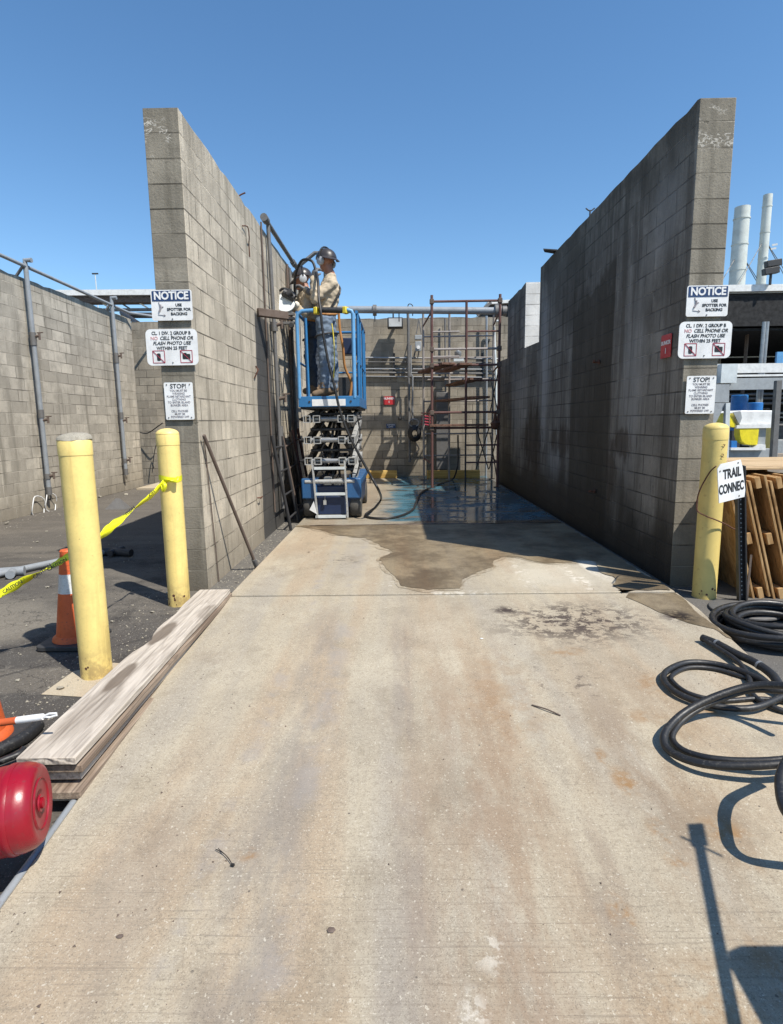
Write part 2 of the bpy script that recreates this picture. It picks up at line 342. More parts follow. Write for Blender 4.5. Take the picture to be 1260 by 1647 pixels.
MT['galvd'] = paint('weathered_pipe', (.17, .165, .16), .6, .6, (.10, .07, .05), metal=.3, sc=8)
MT['greyp'] = paint('grey_painted_pipe', (.26, .28, .30), .5, .35, (.12, .09, .07), sc=7)
MT['brownp'] = paint('brown_stained_steel', (.13, .095, .075), .75, .7, (.05, .035, .03), sc=8)
MT['scaf'] = paint('scaffold_rusty_red', (.125, .058, .05), .7, .7, (.05, .03, .03), sc=9)
MT['scafy'] = paint('scaffold_grey', (.30, .27, .25), .6, .6, (.16, .07, .05), sc=9)
MT['blue'] = paint('lift_blue', (.03, .17, .39), .38, .3, (.10, .12, .15), sc=6)
MT['bluel'] = paint('lift_blue_pale', (.12, .33, .60), .4, .3, (.30, .34, .38), sc=6)
MT['bluem'] = paint('lift_chassis_blue', (.025, .10, .24), .42, .4, (.10, .11, .12), sc=6)
MT['blued'] = paint('lift_dark_blue', (.012, .025, .07), .45, .3)
MT['lift_grey'] = paint('lift_light_grey', (.40, .40, .385), .45, .9, (.07, .06, .055), sc=9)
MT['dark'] = paint('dark_steel', (.035, .035, .037), .55, .4, (.10, .08, .07))
MT['rubber'] = paint('black_rubber', (.018, .018, .019), .45, .7, (.085, .08, .07), sc=9, bs=.25)
MT['tyre'] = paint('tyre_rubber', (.075, .07, .063), .8, .6, (.15, .13, .11))
MT['tape'] = paint('caution_tape', (.80, .80, .02), .35, .0, sc=3)
MT['orange'] = paint('cone_orange', (.62, .11, .025), .55, .7, (.16, .05, .03), sc=7)
MT['conew'] = paint('cone_white', (.66, .66, .64), .5, .9, (.32, .31, .30), sc=12)
MT['redtank'] = paint('red_tank', (.27, .005, .016), .32, .5, (.16, .04, .04), sc=7, bs=.15)
MT['plank'] = wood_material('weathered_plank', (.50, .44, .38), (.33, .28, .24), 1)
def top_plank():
    m = Mat('stained_top_plank')
    g = m.noise(1.0, 6, .65, m.stretch((9, .7, 9), rot=(0, 0, .1)), dist=1.6); g2 = m.noise(1.0, 4, .6, m.stretch((60, 1.6, 60), rot=(0, 0, .1)))
    ringv = m.noise(1.0, 3, .5, m.stretch((5, .9, 5), rot=(0, 0, .1))); ring = m.math('SINE', m.math('MULTIPLY', ringv, 55))
    col = m.mix(m.rng(g, .38, .62), (.52, .46, .39), (.42, .365, .305))
    col = m.mix(m.mul(m.rng(ring, .3, .9), .28), col, (.26, .22, .18)); col = m.mix(m.mul(m.rng(g2, .5, .66), .55), col, (.17, .14, .115))
    wn = m.noise(6, 4, .6)
    for c_, r_, k in (((-.045, .80, 0), (.05, .24, 9), .85), ((-.075, 1.50, 0), (.06, .26, 9), .85), ((-.02, .42, 0), (.10, .38, 9), .35), ((.10, 1.95, 0), (.09, .2, 9), .4)):
        col = m.mix(m.mul(m.ell(c_, r_, .35, wn, .25), k), col, (.13, .10, .075))
    return m.end(col, .85, m.bump(m.math('ADD', g2, ring), .4, .005), spec=.2)
MT['plank_top'] = top_plank()
MT['plank2'] = wood_material('brown_plank', (.32, .25, .19), (.19, .14, .105), 1)
MT['plank3'] = wood_material('red_brown_plank', (.24, .14, .10), (.13, .075, .055), 1)
MT['pallet'] = wood_material('fresh_pallet_wood', (.52, .33, .155), (.36, .205, .085), 2)
MT['ply'] = wood_material('ply_sheet', (.56, .42, .26), (.42, .29, .16), 0)
MT['yw'] = wood_material('yellow_timber', (.62, .42, .14), (.46, .28, .08), 0)
MT['skin'] = paint('skin', (.36, .17, .11), .55, .0)
MT['shirt'] = paint('tan_shirt', (.50, .415, .30), .9, .0, (.34, .26, .18), sc=2.5, bs=.4)
MT['jeans'] = paint('faded_jeans', (.15, .20, .27), .9, .12, (.22, .27, .33), sc=3, bs=.5)
MT['jeansd'] = paint('dark_jeans', (.05, .065, .09), .9, .1, (.09, .11, .14), sc=3, bs=.5)
MT['boot'] = paint('boot_leather', (.20, .14, .09), .7, .5)
MT['glove'] = paint('grey_glove', (.16, .16, .165), .85, .3)
MT['glovew'] = paint('white_glove', (.70, .66, .56), .9, .2)
MT['helmet'] = paint('dark_hard_hat', (.045, .038, .035), .35, .1)
MT['cup'] = paint('earmuff_grey', (.42, .43, .44), .35, .1)
MT['orangestrap'] = paint('orange_strap', (.42, .19, .055), .8, .4, (.30, .12, .04))
MT['yellowtag'] = paint('yellow_tag', (.80, .65, .06), .5, .1)
MT['greymetal'] = paint('grey_panel', (.33, .35, .36), .5, .3)
MT['palemetal'] = paint('pale_metal', (.62, .66, .66), .45, .3, (.35, .36, .36), sc=3)
MT['whitem'] = paint('white_machine', (.76, .76, .74), .45, .2, (.4, .4, .38))
MT['stack'] = paint('stack_steel', (.54, .57, .53), .5, .15, (.42, .44, .42), sc=2)
MT['interior'] = paint('interior_shade', (.014, .014, .015), .9, .2)  # near-black stands in for the shade under the roofs
MT['chem'] = paint('blue_drum', (.02, .17, .48), .45, .1)
MT['machyel'] = paint('machine_yellow', (.82, .68, .02), .4, .1)
MT['lens'] = paint('lamp_glass', (.55, .56, .55), .15, .0)
MT['creamwall'] = paint('curb_concrete', (.34, .28, .22), .85, .5)

# ------------------------------------------------------------------ mesh builder
class MB:
    def __init__(s): s.v = []; s.f = []; s.sm = []; s.mi = []
    def add(s, vs, fs, smooth=False, mi=0):
        o = len(s.v); s.v += [Vector(q) for q in vs]; s.f += [tuple(i+o for i in f) for f in fs]
        s.sm += [smooth]*len(fs); s.mi += [mi]*len(fs); return s
    def box(s, x0, x1, y0, y1, z0, z1, mi=0):
        vs = [(x, y, z) for z in (z0, z1) for y in (y0, y1) for x in (x0, x1)]
        return s.add(vs, [(0, 2, 3, 1), (4, 5, 7, 6), (0, 1, 5, 4), (1, 3, 7, 5), (3, 2, 6, 7), (2, 0, 4, 6)], False, mi)
    def beam(s, a, b, w, h, up=(0, 0, 1), mi=0):
        a, b = Vector(a), Vector(b); d = (b-a).normalized(); u = Vector(up)
        if abs(d.dot(u)) > .98: u = Vector((0, 1, 0))
        r = d.cross(u).normalized(); u = r.cross(d).normalized()
        vs = [p + r*(w/2*i) + u*(h/2*j) for p in (a, b) for j in (-1, 1) for i in (-1, 1)]
        return s.add(vs, [(0, 1, 3, 2), (4, 6, 7, 5), (0, 4, 5, 1), (1, 5, 7, 3), (3, 7, 6, 2), (2, 6, 4, 0)], False, mi)
    def tube(s, pts, r, n=10, cap=True, mi=0, r2=None):
        pts = [Vector(p) for p in pts]; N = len(pts); vs = []; fs = []
        t = (pts[1]-pts[0]).normalized(); u = t.orthogonal().normalized()
        for i, p in enumerate(pts):
            t2 = (pts[min(i+1, N-1)]-pts[max(i-1, 0)]).normalized()
            q = t.rotation_difference(t2); u = q @ u; u = (u - t2*u.dot(t2)).normalized(); t = t2; v = t.cross(u)
            rr = r if r2 is None else r+(r2-r)*i/(N-1)
            for k in range(n): a = 2*math.pi*k/n; vs.append(p + (u*math.cos(a)+v*math.sin(a))*rr)
        for i in range(N-1):
            for k in range(n): fs.append((i*n+k, i*n+(k+1) % n, (i+1)*n+(k+1) % n, (i+1)*n+k))
        s.add(vs, fs, True, mi)
        if cap: s.add(vs[:n], [tuple(reversed(range(n)))], False, mi); s.add(vs[-n:], [tuple(range(n))], False, mi)
        return s
    def lathe(s, prof, o, n=28, mi=0, axis=(0, 0, 1)):
        o = Vector(o); q = Vector((0, 0, 1)).rotation_difference(Vector(axis)); vs = []; fs = []
        for r, z in prof:
            for k in range(n): a = 2*math.pi*k/n; vs.append(o + q @ Vector((r*math.cos(a), r*math.sin(a), z)))
        for i in range(len(prof)-1):
            for k in range(n): fs.append((i*n+k, i*n+(k+1) % n, (i+1)*n+(k+1) % n, (i+1)*n+k))
        s.add(vs, fs, True, mi)
        s.add(vs[:n], [tuple(reversed(range(n)))], False, mi); s.add(vs[-n:], [tuple(range(n))], False, mi); return s
    def prism(s, poly, d, mi=0):         # poly: 3D points in a plane, d: extrusion vector
        n = len(poly); d = Vector(d); vs = [Vector(p) for p in poly] + [Vector(p)+d for p in poly]
        nr = (vs[1]-vs[0]).cross(vs[2]-vs[1])
        fs = [tuple(range(n))[::-1], tuple(range(n, 2*n))] + [(i, (i+1) % n, n+(i+1) % n, n+i) for i in range(n)]
        return s.add(vs, fs, False, mi)
    def build(s, name, mats, parent=None, bevel=0.0, kind=None, origin=None, fixn=True):
        loc = origin if origin is not None else (parent['_loc'] if parent is not None and '_loc' in parent else (0, 0, 0))
        loc = Vector(loc)
        me = bpy.data.meshes.new(name)
        me.from_pydata([((v-loc)*S)[:] for v in s.v], [], s.f)
        me.polygons.foreach_set('use_smooth', s.sm); me.polygons.foreach_set('material_index', s.mi)
        for m_ in (mats if isinstance(mats, (list, tuple)) else [mats]): me.materials.append(MT[m_] if isinstance(m_, str) else m_)
        if fixn:
            bm = bmesh.new(); bm.from_mesh(me); bmesh.ops.remove_doubles(bm, verts=bm.verts, dist=1e-5)
            bmesh.ops.recalc_face_normals(bm, faces=bm.faces); bm.to_mesh(me); bm.free()
            for e in me.edges: pass
        uv = me.uv_layers.new(name='UVMap')
        for p in me.polygons:
            nx, ny, nz = [abs(q) for q in p.normal]
            for li in p.loop_indices:
                c = me.vertices[me.loops[li].vertex_index].co/S + loc
                uv.data[li].uv = (c.y, c.z) if nx >= ny and nx >= nz else ((c.x, c.z) if ny >= nz else (c.x, c.y))
        try: me.set_sharp_from_angle(angle=R(40))
        except Exception: pass
        o = bpy.data.objects.new(name, me); C.objects.link(o)
        if parent is not None: o.parent = parent
        else: o.location = loc*S
        if bevel:
            b = o.modifiers.new('bevel', 'BEVEL'); b.width = bevel*S; b.segments = 2; b.limit_method = 'ANGLE'; b.angle_limit = R(40)
        if kind: o['kind'] = kind
        return o

def catmull(pts, k=8, closed=False):
    P = [Vector(p) for p in pts]; out = []; n = len(P)
    for i in range(n-1 if not closed else n):
        a, b, c, d = (P[max(i-1, 0)], P[i], P[i+1], P[min(i+2, n-1)]) if not closed else (P[i-1], P[i], P[(i+1) % n], P[(i+2) % n])
        for j in range(k):
            t = j/k
            out.append(.5*((2*b)+(c-a)*t+(2*a-5*b+4*c-d)*t*t+(3*b-a-3*c+d)*t**3))
    if not closed: out.append(P[-1])
    return out

def tag(o, label, cat, group=None):
    o['label'] = label; o['category'] = cat
    if group: o['group'] = group
    return o
def thing(name, loc, label, cat, group=None):
    o = bpy.data.objects.new(name, None); C.objects.link(o); o.location = Vector(loc)*S; o.empty_display_size = .1
    o['_loc'] = tuple(loc); return tag(o, label, cat, group)
def copy_tree(o, loc, label=None, rotz=None, parent=None):
    c = o.copy(); C.objects.link(c)
    if parent is not None: c.parent = parent
    else:
        c.location = Vector(loc)*S
        if rotz is not None: c.rotation_euler.z = rotz
        if label: c['label'] = label
    for ch in list(o.children): copy_tree(ch, None, parent=c)
    return c
def struct(o): o['kind'] = 'structure'; return o

def text_mesh(s, body, size, origin, right=(1, 0, 0), up=(0, 0, 1), align='CENTER', bold=0.0, shear=0.0, xs=1.0, depth=.0015):
    cu = bpy.data.curves.new('t', 'FONT'); cu.body = body; cu.size = size; cu.align_x = align; cu.align_y = 'CENTER'
    cu.offset = bold*size; cu.shear = shear; cu.extrude = depth/2; cu.resolution_u = 3
    ob = bpy.data.objects.new('t', cu); C.objects.link(ob); bpy.context.view_layer.update()
    me = bpy.data.meshes.new_from_object(ob.evaluated_get(bpy.context.evaluated_depsgraph_get()))
    r, u, o = Vector(right), Vector(up), Vector(origin); n = r.cross(u)
    s.add([o + r*(v.co.x*xs) + u*v.co.y + n*v.co.z for v in me.vertices], [tuple(p.vertices) for p in me.polygons])
    bpy.data.objects.remove(ob); bpy.data.curves.remove(cu); bpy.data.meshes.remove(me); return s

# ================================================================== GROUND
g_ = MB()
ys = [-40, -3, 4.9, 9, 16, 60, 700]; xs_ = [-700, -40, -8, -3, 0, 3, 8, 40, 700]
for j in range(len(ys)-1):
    for i in range(len(xs_)-1):
        q = [(xs_[i], ys[j]), (xs_[i+1], ys[j]), (xs_[i+1], ys[j+1]), (xs_[i], ys[j+1])]
        g_.add([(x, y, zg(y)) for x, y in q], [(0, 1, 2, 3)])
struct(g_.build('ground', 'asph'))

def slab(name, y0, y1, mat, x0=-1.50, x1=2.41):
    s = MB(); yy = [y0]+[q for q in (-3, 1.7, 2.5, 3.2, 3.9, 4.5) if y0 < q < y1]+[y1]
    ex = lambda y, x: x if y > 4.4 else (x + (.08*min(1.3, (3.6-y)/1.9) if (x < 0 and y < 3.6) else 0) - (.13*min(1.6, (4.5-y)/1.3) if (x > 0 and y < 4.5) else 0))
    top = [(ex(y, x), y, zg(y)+.10) for y in yy for x in (x0, x1)]; bot = [(ex(y, x), y, zg(y)-.02) for y in yy for x in (x0, x1)]
    n = len(top); s.v = [Vector(p) for p in top+bot]; fs = []
    for j in range(len(yy)-1):
        a = 2*j; fs += [(a, a+1, a+3, a+2), (n+a, n+a+2, n+a+3, n+a+1), (a, a+2, n+a+2, n+a), (a+1, n+a+1, n+a+3, a+3)]
    fs += [(0, n, n+1, 1), (n-2, n-1, 2*n-1, 2*n-2)]
    s.f = fs; s.sm = [False]*len(fs); s.mi = [0]*len(fs)
    return struct(s.build(name, mat, bevel=.008))
slab('concrete_slab', -6, 4.868, 'slab'); slab('concrete_slab', 4.90, 8.38, 'slab'); slab('wash_bay_floor', 8.40, 15.8, 'floor')
s = MB(); s.box(-1.49, 2.40, 4.86, 4.905, .02, .07); s.box(-1.49, 2.40, 8.375, 8.405, .02, .09); struct(s.build('slab_joint', 'joint'))
s = MB(); s.box(-1.838, -1.502, 5.30, 15.79, -.02, .012); s.box(2.412, 2.578, 5.30, 14.8, -.02, .012); struct(s.build('gutter', 'gutter'))
s = MB(); s.box(-1.3, 2.38, 8.30, 8.36, .09, .107); 
tag(s.build('metal_strip', 'brownp'), 'thin rusty metal strip across the slab at the start of the blue floor', 'strip')

def wavy_sheet(name, poly, z, mat, amp=.035):
    pts = []
    n = len(poly)
    for i in range(n):
        a, b = Vector(poly[i]), Vector(poly[(i+1) % n]); k = max(2, int((b-a).length/.04))
        for j in range(k):
            p = a+(b-a)*j/k; nn = mnoise.noise(Vector((p.x*3.1, p.y*3.1, 3)))+.5*mnoise.noise(Vector((p.x*9, p.y*9, 5)))
            d = Vector((-(b-a).y, (b-a).x)).normalized(); p = p + d*nn*amp*2
            p.x = max(-1.49, min(2.40, p.x)); pts.append(p)
    s = MB(); s.add([(p.x, p.y, zg(p.y)+.10+z) for p in pts], [tuple(range(len(pts)))])
    return s.build(name, mat)
wet_px = [(470, 846.5), (510, 851), (545, 862), (590, 866), (627, 888), (610, 902), (632, 925), (645, 943), (690, 950), (738, 947), (745, 935), (765, 920), (790, 912), (807, 896), (840, 898), (880, 906), (925, 906), (928, 901), (955, 903), (970, 920), (990, 928), (985, 940), (1003, 955)]
wp = [pZ(a, b, .10).to_2d() for a, b in wet_px]
W1 = [(p.x, p.y) for p in wp]
W1 = [(a_, b_) for a_, b_ in W1]
struct(wavy_sheet('wet_patch', W1 + [(1.97, 4.915), (2.39, 4.915), (2.39, 8.33), (-1.1, 8.33)], .007, 'slabwet', .03))
cx_, cy_ = .6, 7.2
W0 = []
for a_, b_ in W1:
    d_ = Vector((a_-cx_, b_-cy_)); d_ = d_*(1+.07/max(.3, d_.length)); W0.append((cx_+d_.x, max(4.915, cy_+d_.y)))
struct(wavy_sheet('damp_edge', W0 + [(1.93, 4.912), (2.385, 4.912), (2.385, 8.32), (-1.2, 8.32)], .003, 'slabdamp', .045))
wp = [pG(a, b, .10).to_2d() for a, b in [(1008, 961), (1060, 985), (1110, 1003), (1150, 1012), (1180, 1030)]]
struct(wavy_sheet('wet_patch', [(1.98, 4.85)] + [(p.x, p.y) for p in wp] + [(2.34, 3.92), (2.385, 4.85)], .004, 'slabwet', .015))
# concrete apron of the right-hand side and pale pad round the near left bollard
s = MB(); pts = [pG(a, b, .004) for a, b in [(66, 1117), (118, 1080), (180, 1066), (215, 1068), (170, 1110), (150, 1122)]]
s.add(pts, [tuple(range(len(pts)))]); struct(s.build('concrete_pad', 'slab'))
s = MB(); s.box(-6.5, -3.9, 14.2, 15.75, -.02, .05); struct(s.build('concrete_pad', 'slab', bevel=.01))

# ================================================================== BLOCK WALLS
H = 4.267; XL, DL, XR, DR = -1.8395, 5.379, 2.5804, 5.361
def jag_line(a0, a1, z, amp=.007, step=.2, seed=1):
    r_ = random.Random(seed); n = max(2, int(abs(a1-a0)/step)); out = []
    for i in range(n+1):
        f = i/n; out.append((a0+(a1-a0)*f + (r_.random()-.5)*.04*(0 < i < n), z + (r_.random()-.7)*amp*2 - (.02 if r_.random() < .06 else 0)))
    return out
def wall_box(name, x0, x1, y0, y1, z1, mats, label, jag=False):
    s = MB(); s.prism([(x0, a, b) for a, b in [(y0, -.05), (y1, -.05)] + jag_line(y1, y0, z1)], (x1-x0, 0, 0)) if (y1-y0) > (x1-x0) else s.prism([(a, y0, b) for a, b in [(x0, -.05), (x1, -.05)] + jag_line(x1, x0, z1)], (0, y1-y0, 0))
    o = s.build(name, mats, bevel=.006)
    return tag(o, label, 'wall')
def set_end(o, idx, test):
    for p in o.data.polygons:
        if test(p): p.material_index = idx
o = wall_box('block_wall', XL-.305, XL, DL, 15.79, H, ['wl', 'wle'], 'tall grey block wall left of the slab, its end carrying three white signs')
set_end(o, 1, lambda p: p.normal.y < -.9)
yy = lambda t: DR+t
prof = [(DR, -.05), (14.83, -.05), (14.83, 3.05), (13.87, 3.02), (13.87, 4.29)] + jag_line(13.8, 12.02, 4.285, seed=2)[1:] + [(12.02, 3.03), (10.83, 2.99), (10.83, 4.27)] + jag_line(10.7, DR+.05, H, seed=3) + [(DR, H-.018)]
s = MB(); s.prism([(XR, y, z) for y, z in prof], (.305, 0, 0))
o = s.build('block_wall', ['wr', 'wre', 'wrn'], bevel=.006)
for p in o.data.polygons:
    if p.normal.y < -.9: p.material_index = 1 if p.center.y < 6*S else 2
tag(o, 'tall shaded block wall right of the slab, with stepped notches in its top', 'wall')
o = wall_box('block_wall', -9.0, 4.2, 15.8, 16.1, 4.29, ['wb'], 'brown block wall closing the far end of the wash bay')
o = wall_box('block_wall', -7.0, -6.7, 1.0, 15.1, 4.24, ['wf'], 'long sunlit block wall along the far side of the left yard')
# mortar smears / chips on the end faces at the top
def smears(pl, label, seed):
    rnd = random.Random(seed); s = MB()
    for (px, py, ln, ang) in pl:
        p = pY(px, py, 5.374 if px < 600 else 5.356); a = ang
        for k in range(4):
            q = p + Vector(((rnd.random()-.5)*.05, 0, (rnd.random()-.5)*.04)); l = ln*(.25+.4*rnd.random()); w_ = .0018+rnd.random()*.0028
            d = Vector((math.cos(a), 0, math.sin(a)))*l/2; u = Vector((-math.sin(a), 0, math.cos(a)))*w_
            s.add([q-d, q-d*.3-u, q+d*.7-u*.6, q+d, q+d*.4+u, q-d*.6+u], [(0, 1, 2, 3, 4, 5)]); a += (rnd.random()-.5)*.9
    return s
# ================================================================== SIGNS
def rrect(cx, cz, w_, h_, r, n=5):
    out = []
    for sx, sz, a0 in ((1, 1, 0), (-1, 1, 90), (-1, -1, 180), (1, -1, 270)):
        for k in range(n+1): a = R(a0+90*k/n); out.append((cx+sx*(w_/2-r)+r*math.cos(a), cz+sz*(h_/2-r)+r*math.sin(a)))
    return out
def plate(s, cx, cz, w_, h_, r, y, t): s.prism([(x, y, z) for x, z in rrect(cx, cz, w_, h_, r)], (0, t, 0)); return s
def bolts(parent, pts, y):
    for x, z in pts:
        b = MB(); b.lathe([(.006, 0), (.006, .004), (.003, .006)], (x, y, z), 8, axis=(0, -1, 0)); b.build('bolt', 'galvd', parent)
def notice(cx, cz, y, label):
    t = thing('notice_sign', (cx, y, cz), label, 'sign', 'notice signs on the wall ends')
    W, Hh = .365, .262
    s = MB(); plate(s, cx, cz, W, Hh, .02, y, .006); s.build('panel', 'white', t)
    s = MB(); plate(s, cx, cz+.078, W-.022, .088, .004, y-.0025, .0024); s.build('header', 'navy', t)
    s = MB(); text_mesh(s, 'NOTICE', .092, (cx, y-.004, cz+.078), bold=.035, xs=.92); s.build('heading', 'white', t)
    s = MB()
    for k, l in enumerate(('USE', 'SPOTTER FOR', 'BACKING')): text_mesh(s, l, .034, (cx+.062, y-.0015, cz-.0-.038*k), bold=.03)
    s.build('lettering', 'black', t)
    s = MB(); yq = y-.0022      # small leaning figure symbol with an arrow
    s.tube([(cx-.115, yq, cz-.055), (cx-.095, yq, cz-.02), (cx-.10, yq, cz+.005)], .009, 6); s.tube([(cx-.095, yq, cz-.02), (cx-.075, yq, cz-.012)], .004, 6); s.tube([(cx-.108, yq, cz+.005), (cx-.112, yq, cz+.028)], .004, 6)
    s.tube([(cx-.125, yq, cz-.08), (cx-.06, yq, cz-.088)], .0025, 6); s.tube([(cx-.075, yq, cz-.078), (cx-.06, yq, cz-.088), (cx-.077, yq, cz-.096)], .0025, 6)
    s.build('symbol', 'grey_print', t); bolts(t, [(cx, cz+.122), (cx, cz-.118)], y)
def cellsign(cx, cz, y, label):
    t = thing('phone_ban_sign', (cx, y, cz), label, 'sign', 'phone and photo ban signs on the wall ends')
    W, Hh = .465, .318
    s = MB(); plate(s, cx, cz, W, Hh, .045, y, .006); s.build('panel', 'white', t)
    s = MB(); text_mesh(s, 'CL. 1 DIV. 2 GROUP B', .040, (cx, y-.0015, cz+.122), bold=.022, xs=.92)
    text_mesh(s, 'CELL PHONE OR', .042, (cx+.045, y-.0015, cz+.078), bold=.022, shear=.25, xs=.95)
    text_mesh(s, 'FLASH PHOTO USE', .042, (cx, y-.0015, cz+.034), bold=.022, shear=.25, xs=.95)
    text_mesh(s, 'WITHIN 25 FEET', .040, (cx, y-.0015, cz-.009), bold=.022, xs=.95); s.build('lettering', 'black', t)
    s = MB(); text_mesh(s, 'NO', .042, (cx-.155, y-.0015, cz+.078), bold=.02); s.build('faded_word', 'faded_red', t)
    for k, sx in enumerate((-1, 1)):
        px = cx+sx*.125; pz = cz-.083; r_ = MB(); hw = .053
        for a, b in (((-1, -1), (1, -1)), ((1, -1), (1, 1)), ((1, 1), (-1, 1)), ((-1, 1), (-1, -1))):
            r_.beam((px+a[0]*hw, y-.001, pz+a[1]*hw), (px+b[0]*hw, y-.001, pz+b[1]*hw), .002, .006, up=(0, 1, 0) if 0 else (1, 0, 0) if a[0] == b[0] else (0, 0, 1))
        r_.beam((px-hw, y-.003, pz+hw), (px+hw, y-.003, pz-hw), .002, .006)
        b_ = MB()
        if sx < 0: plate(b_, px, pz-.002, .034, .066, .012, y-.0018, .0015)
        else: plate(b_, px, pz, .07, .046, .008, y-.0018, .0015); plate(b_, px-.012, pz+.026, .03, .014, .003, y-.0018, .0015)
        ic = b_.build('icon', 'black', t)
        w_ = MB()
        if sx < 0: plate(w_, px, pz+.012, .022, .022, .004, y-.0028, .001); plate(w_, px, pz-.018, .02, .02, .003, y-.0028, .001)
        else: w_.lathe([(.016, 0), (.016, .001)], (px+.003, y-.0018, pz), 14, axis=(0, -1, 0))
        w_.build('icon_detail', 'white', ic); r_.build('red_slashed_border', 'red_print', t)
    bolts(t, [(cx, cz-.135), (cx+.005, cz+.098)], y)
def stopsign(cx, cz, y, label):
    t = thing('stop_notice', (cx, y, cz), label, 'sign', 'stop notices on the wall ends')
    W, Hh = .262, .335
    s = MB(); plate(s, cx, cz, W, Hh, .014, y, .006); s.build('panel', 'white', t)
    s = MB(); text_mesh(s, 'STOP!', .056, (cx, y-.0015, cz+.132), bold=.012); s.build('heading', 'black', t)
    s = MB()
    for k, l in enumerate(('YOU MUST BE', 'WEARING', 'FLAME RETARDANT', 'CLOTHING', 'TO ENTER ISLAND', 'BUNKER AREA', '', 'CELL PHONES', 'MUST BE', 'POWERED OFF')):
        if l: text_mesh(s, l, .0265, (cx, y-.0015, cz+.094-.0262*k), bold=.006, xs=.93)
    s.build('lettering', 'grey_print', t); bolts(t, [(cx+a*.105, cz+b*.148) for a in (-1, 1) for b in (-1, 1)], y)
YS = 5.365
def ctr(a, b, y): p = (pY(*a, y)+pY(*b, y))/2; return p.x, p.z
notice(*ctr((245, 467), (309, 515), YS), YS-.012, 'blue and white NOTICE sign at the top of the left wall end')
notice(*ctr((1104, 461), (1169, 508), YS-.01), YS-.03, 'blue and white NOTICE sign at the top of the right wall end')
cellsign(*ctr((239, 531), (316, 586), YS), YS-.012, 'white phone and flash photo ban sign on the left wall end')
cellsign(*ctr((1091, 518), (1174, 576), YS-.01), YS-.03, 'white phone and flash photo ban sign on the right wall end')
stopsign(*ctr((265, 615), (313, 675), YS), YS-.012, 'small white STOP! notice lowest on the left wall end')
stopsign(*ctr((1101, 605), (1150, 665), YS-.01), YS-.03, 'small white STOP! notice lowest on the right wall end')

def small_sign(name, o, right, w_, h_, mat, lines, label, cat='sign'):
    o = Vector(o); r = Vector(right); n = r.cross(Vector((0, 0, 1))); t = thing(name, o, label, cat)
    s = MB(); s.prism([o+r*x+Vector((0, 0, z)) for x, z in rrect(0, 0, w_, h_, .01)], -n*.006); s.build('panel', mat, t)
    s = MB()
    for body, size, z in lines: text_mesh(s, body, size, o+Vector((0, 0, z))+n*.0015, right=r, bold=.03)
    s.build('lettering', 'white', t); return t
small_sign('bunker_sign', (2.565, 5.70, 2.27), (0, -1, 0), .21, .215, 'red', [('BUNKER', .05, .03), ('1', .07, -.045)], 'red BUNKER 1 sign on the shaded face of the right wall')
p = pY(626, 644, 15.77); small_sign('bunker_sign', p, (1, 0, 0), .30, .22, 'red', [('BUNKER', .075, .05), ('1', .08, -.04)], 'red BUNKER 1 sign on the brown back wall')
p = pY(629, 685, 15.77); small_sign('blue_sign', p, (1, 0, 0), .25, .12, 'navy', [('ACETYLENE', .038, .028), ('SUPPLY', .038, -.025)], 'small dark blue sign below the red sign on the back wall')

# "TRAILER CONNECT" plate on its channel post
def trail():
    t = thing('trailer_sign', (3.02, 4.95, 0), 'white sign with clipped corners reading TRAIL CONNEC on a dark channel post', 'sign')
    o = pY(1180, 773, 4.62); rt = Vector((.93, .36, 0)).normalized(); up = Vector((0, 0, 1)); n = rt.cross(up)
    tilt = .13; r2 = rt*math.cos(tilt)+up*math.sin(tilt); u2 = up*math.cos(tilt)-rt*math.sin(tilt)
    W, Hh = .30, .31
    P = lambda x, z: o + r2*x + u2*z
    s = MB(); s.prism([P(-.13, .155), P(-.165, .12), P(-.155, -.155), P(.12, -.155), P(.13, -.10), P(.105, .09), P(.085, .155)], -n*.006); s.build('panel', 'white', t)
    s = MB(); text_mesh(s, 'TRAIL', .105, P(-.012, .062), r2, u2, bold=.03, xs=.70); text_mesh(s, 'CONNEC', .105, P(-.022, -.055), r2, u2, bold=.03, xs=.60)
    s.v = [v+n*.0015 for v in s.v]; s.build('lettering', 'black', t)
    b = MB()
    for x, z in ((.055, .135), (-.14, .10), (.06, -.135)): b.lathe([(.007, 0), (.007, .003)], P(x, z), 8, axis=n)
    b.build('bolt_heads', 'galvd', t)
    b0 = pZ(1193, 968, 0.0); tp = pY(1190, 745, 4.72); s = MB()
    q = (tp-b0).normalized(); 
    for dx, w_, d_ in ((0, .055, .012), (-.03, .012, .04), (.03, .012, .04)): s.beam(b0+Vector((dx, -.01 if dx else .01, 0)), tp+Vector((dx, -.01 if dx else .01, -.02)), w_, d_, up=(0, 1, 0))
    s.build('post', 'dark', t)
    h = MB()
    for k in range(22):
        c = b0+(tp-b0)*(.06+k*.033)+Vector((0, -.008, 0)); h.lathe([(.006, 0), (.006, .002)], c, 6, axis=(0, -1, 0))
    h.build('punched_holes', 'greymetal', t)
    h = MB(); h.beam(b0+Vector((.045, 0, .0)), b0+Vector((.05, 0, .42)), .018, .006, up=(0, 1, 0)); h.build('post_stub', 'brownp', t)
    c = pZ(1199, 981, .0); s = MB(); s.lathe([(.27, 0), (.27, .012), (.26, .018), (.10, .020), (.0001, .020)], c, 40); s.build('round_base_plate', 'galvd', t)
trail()

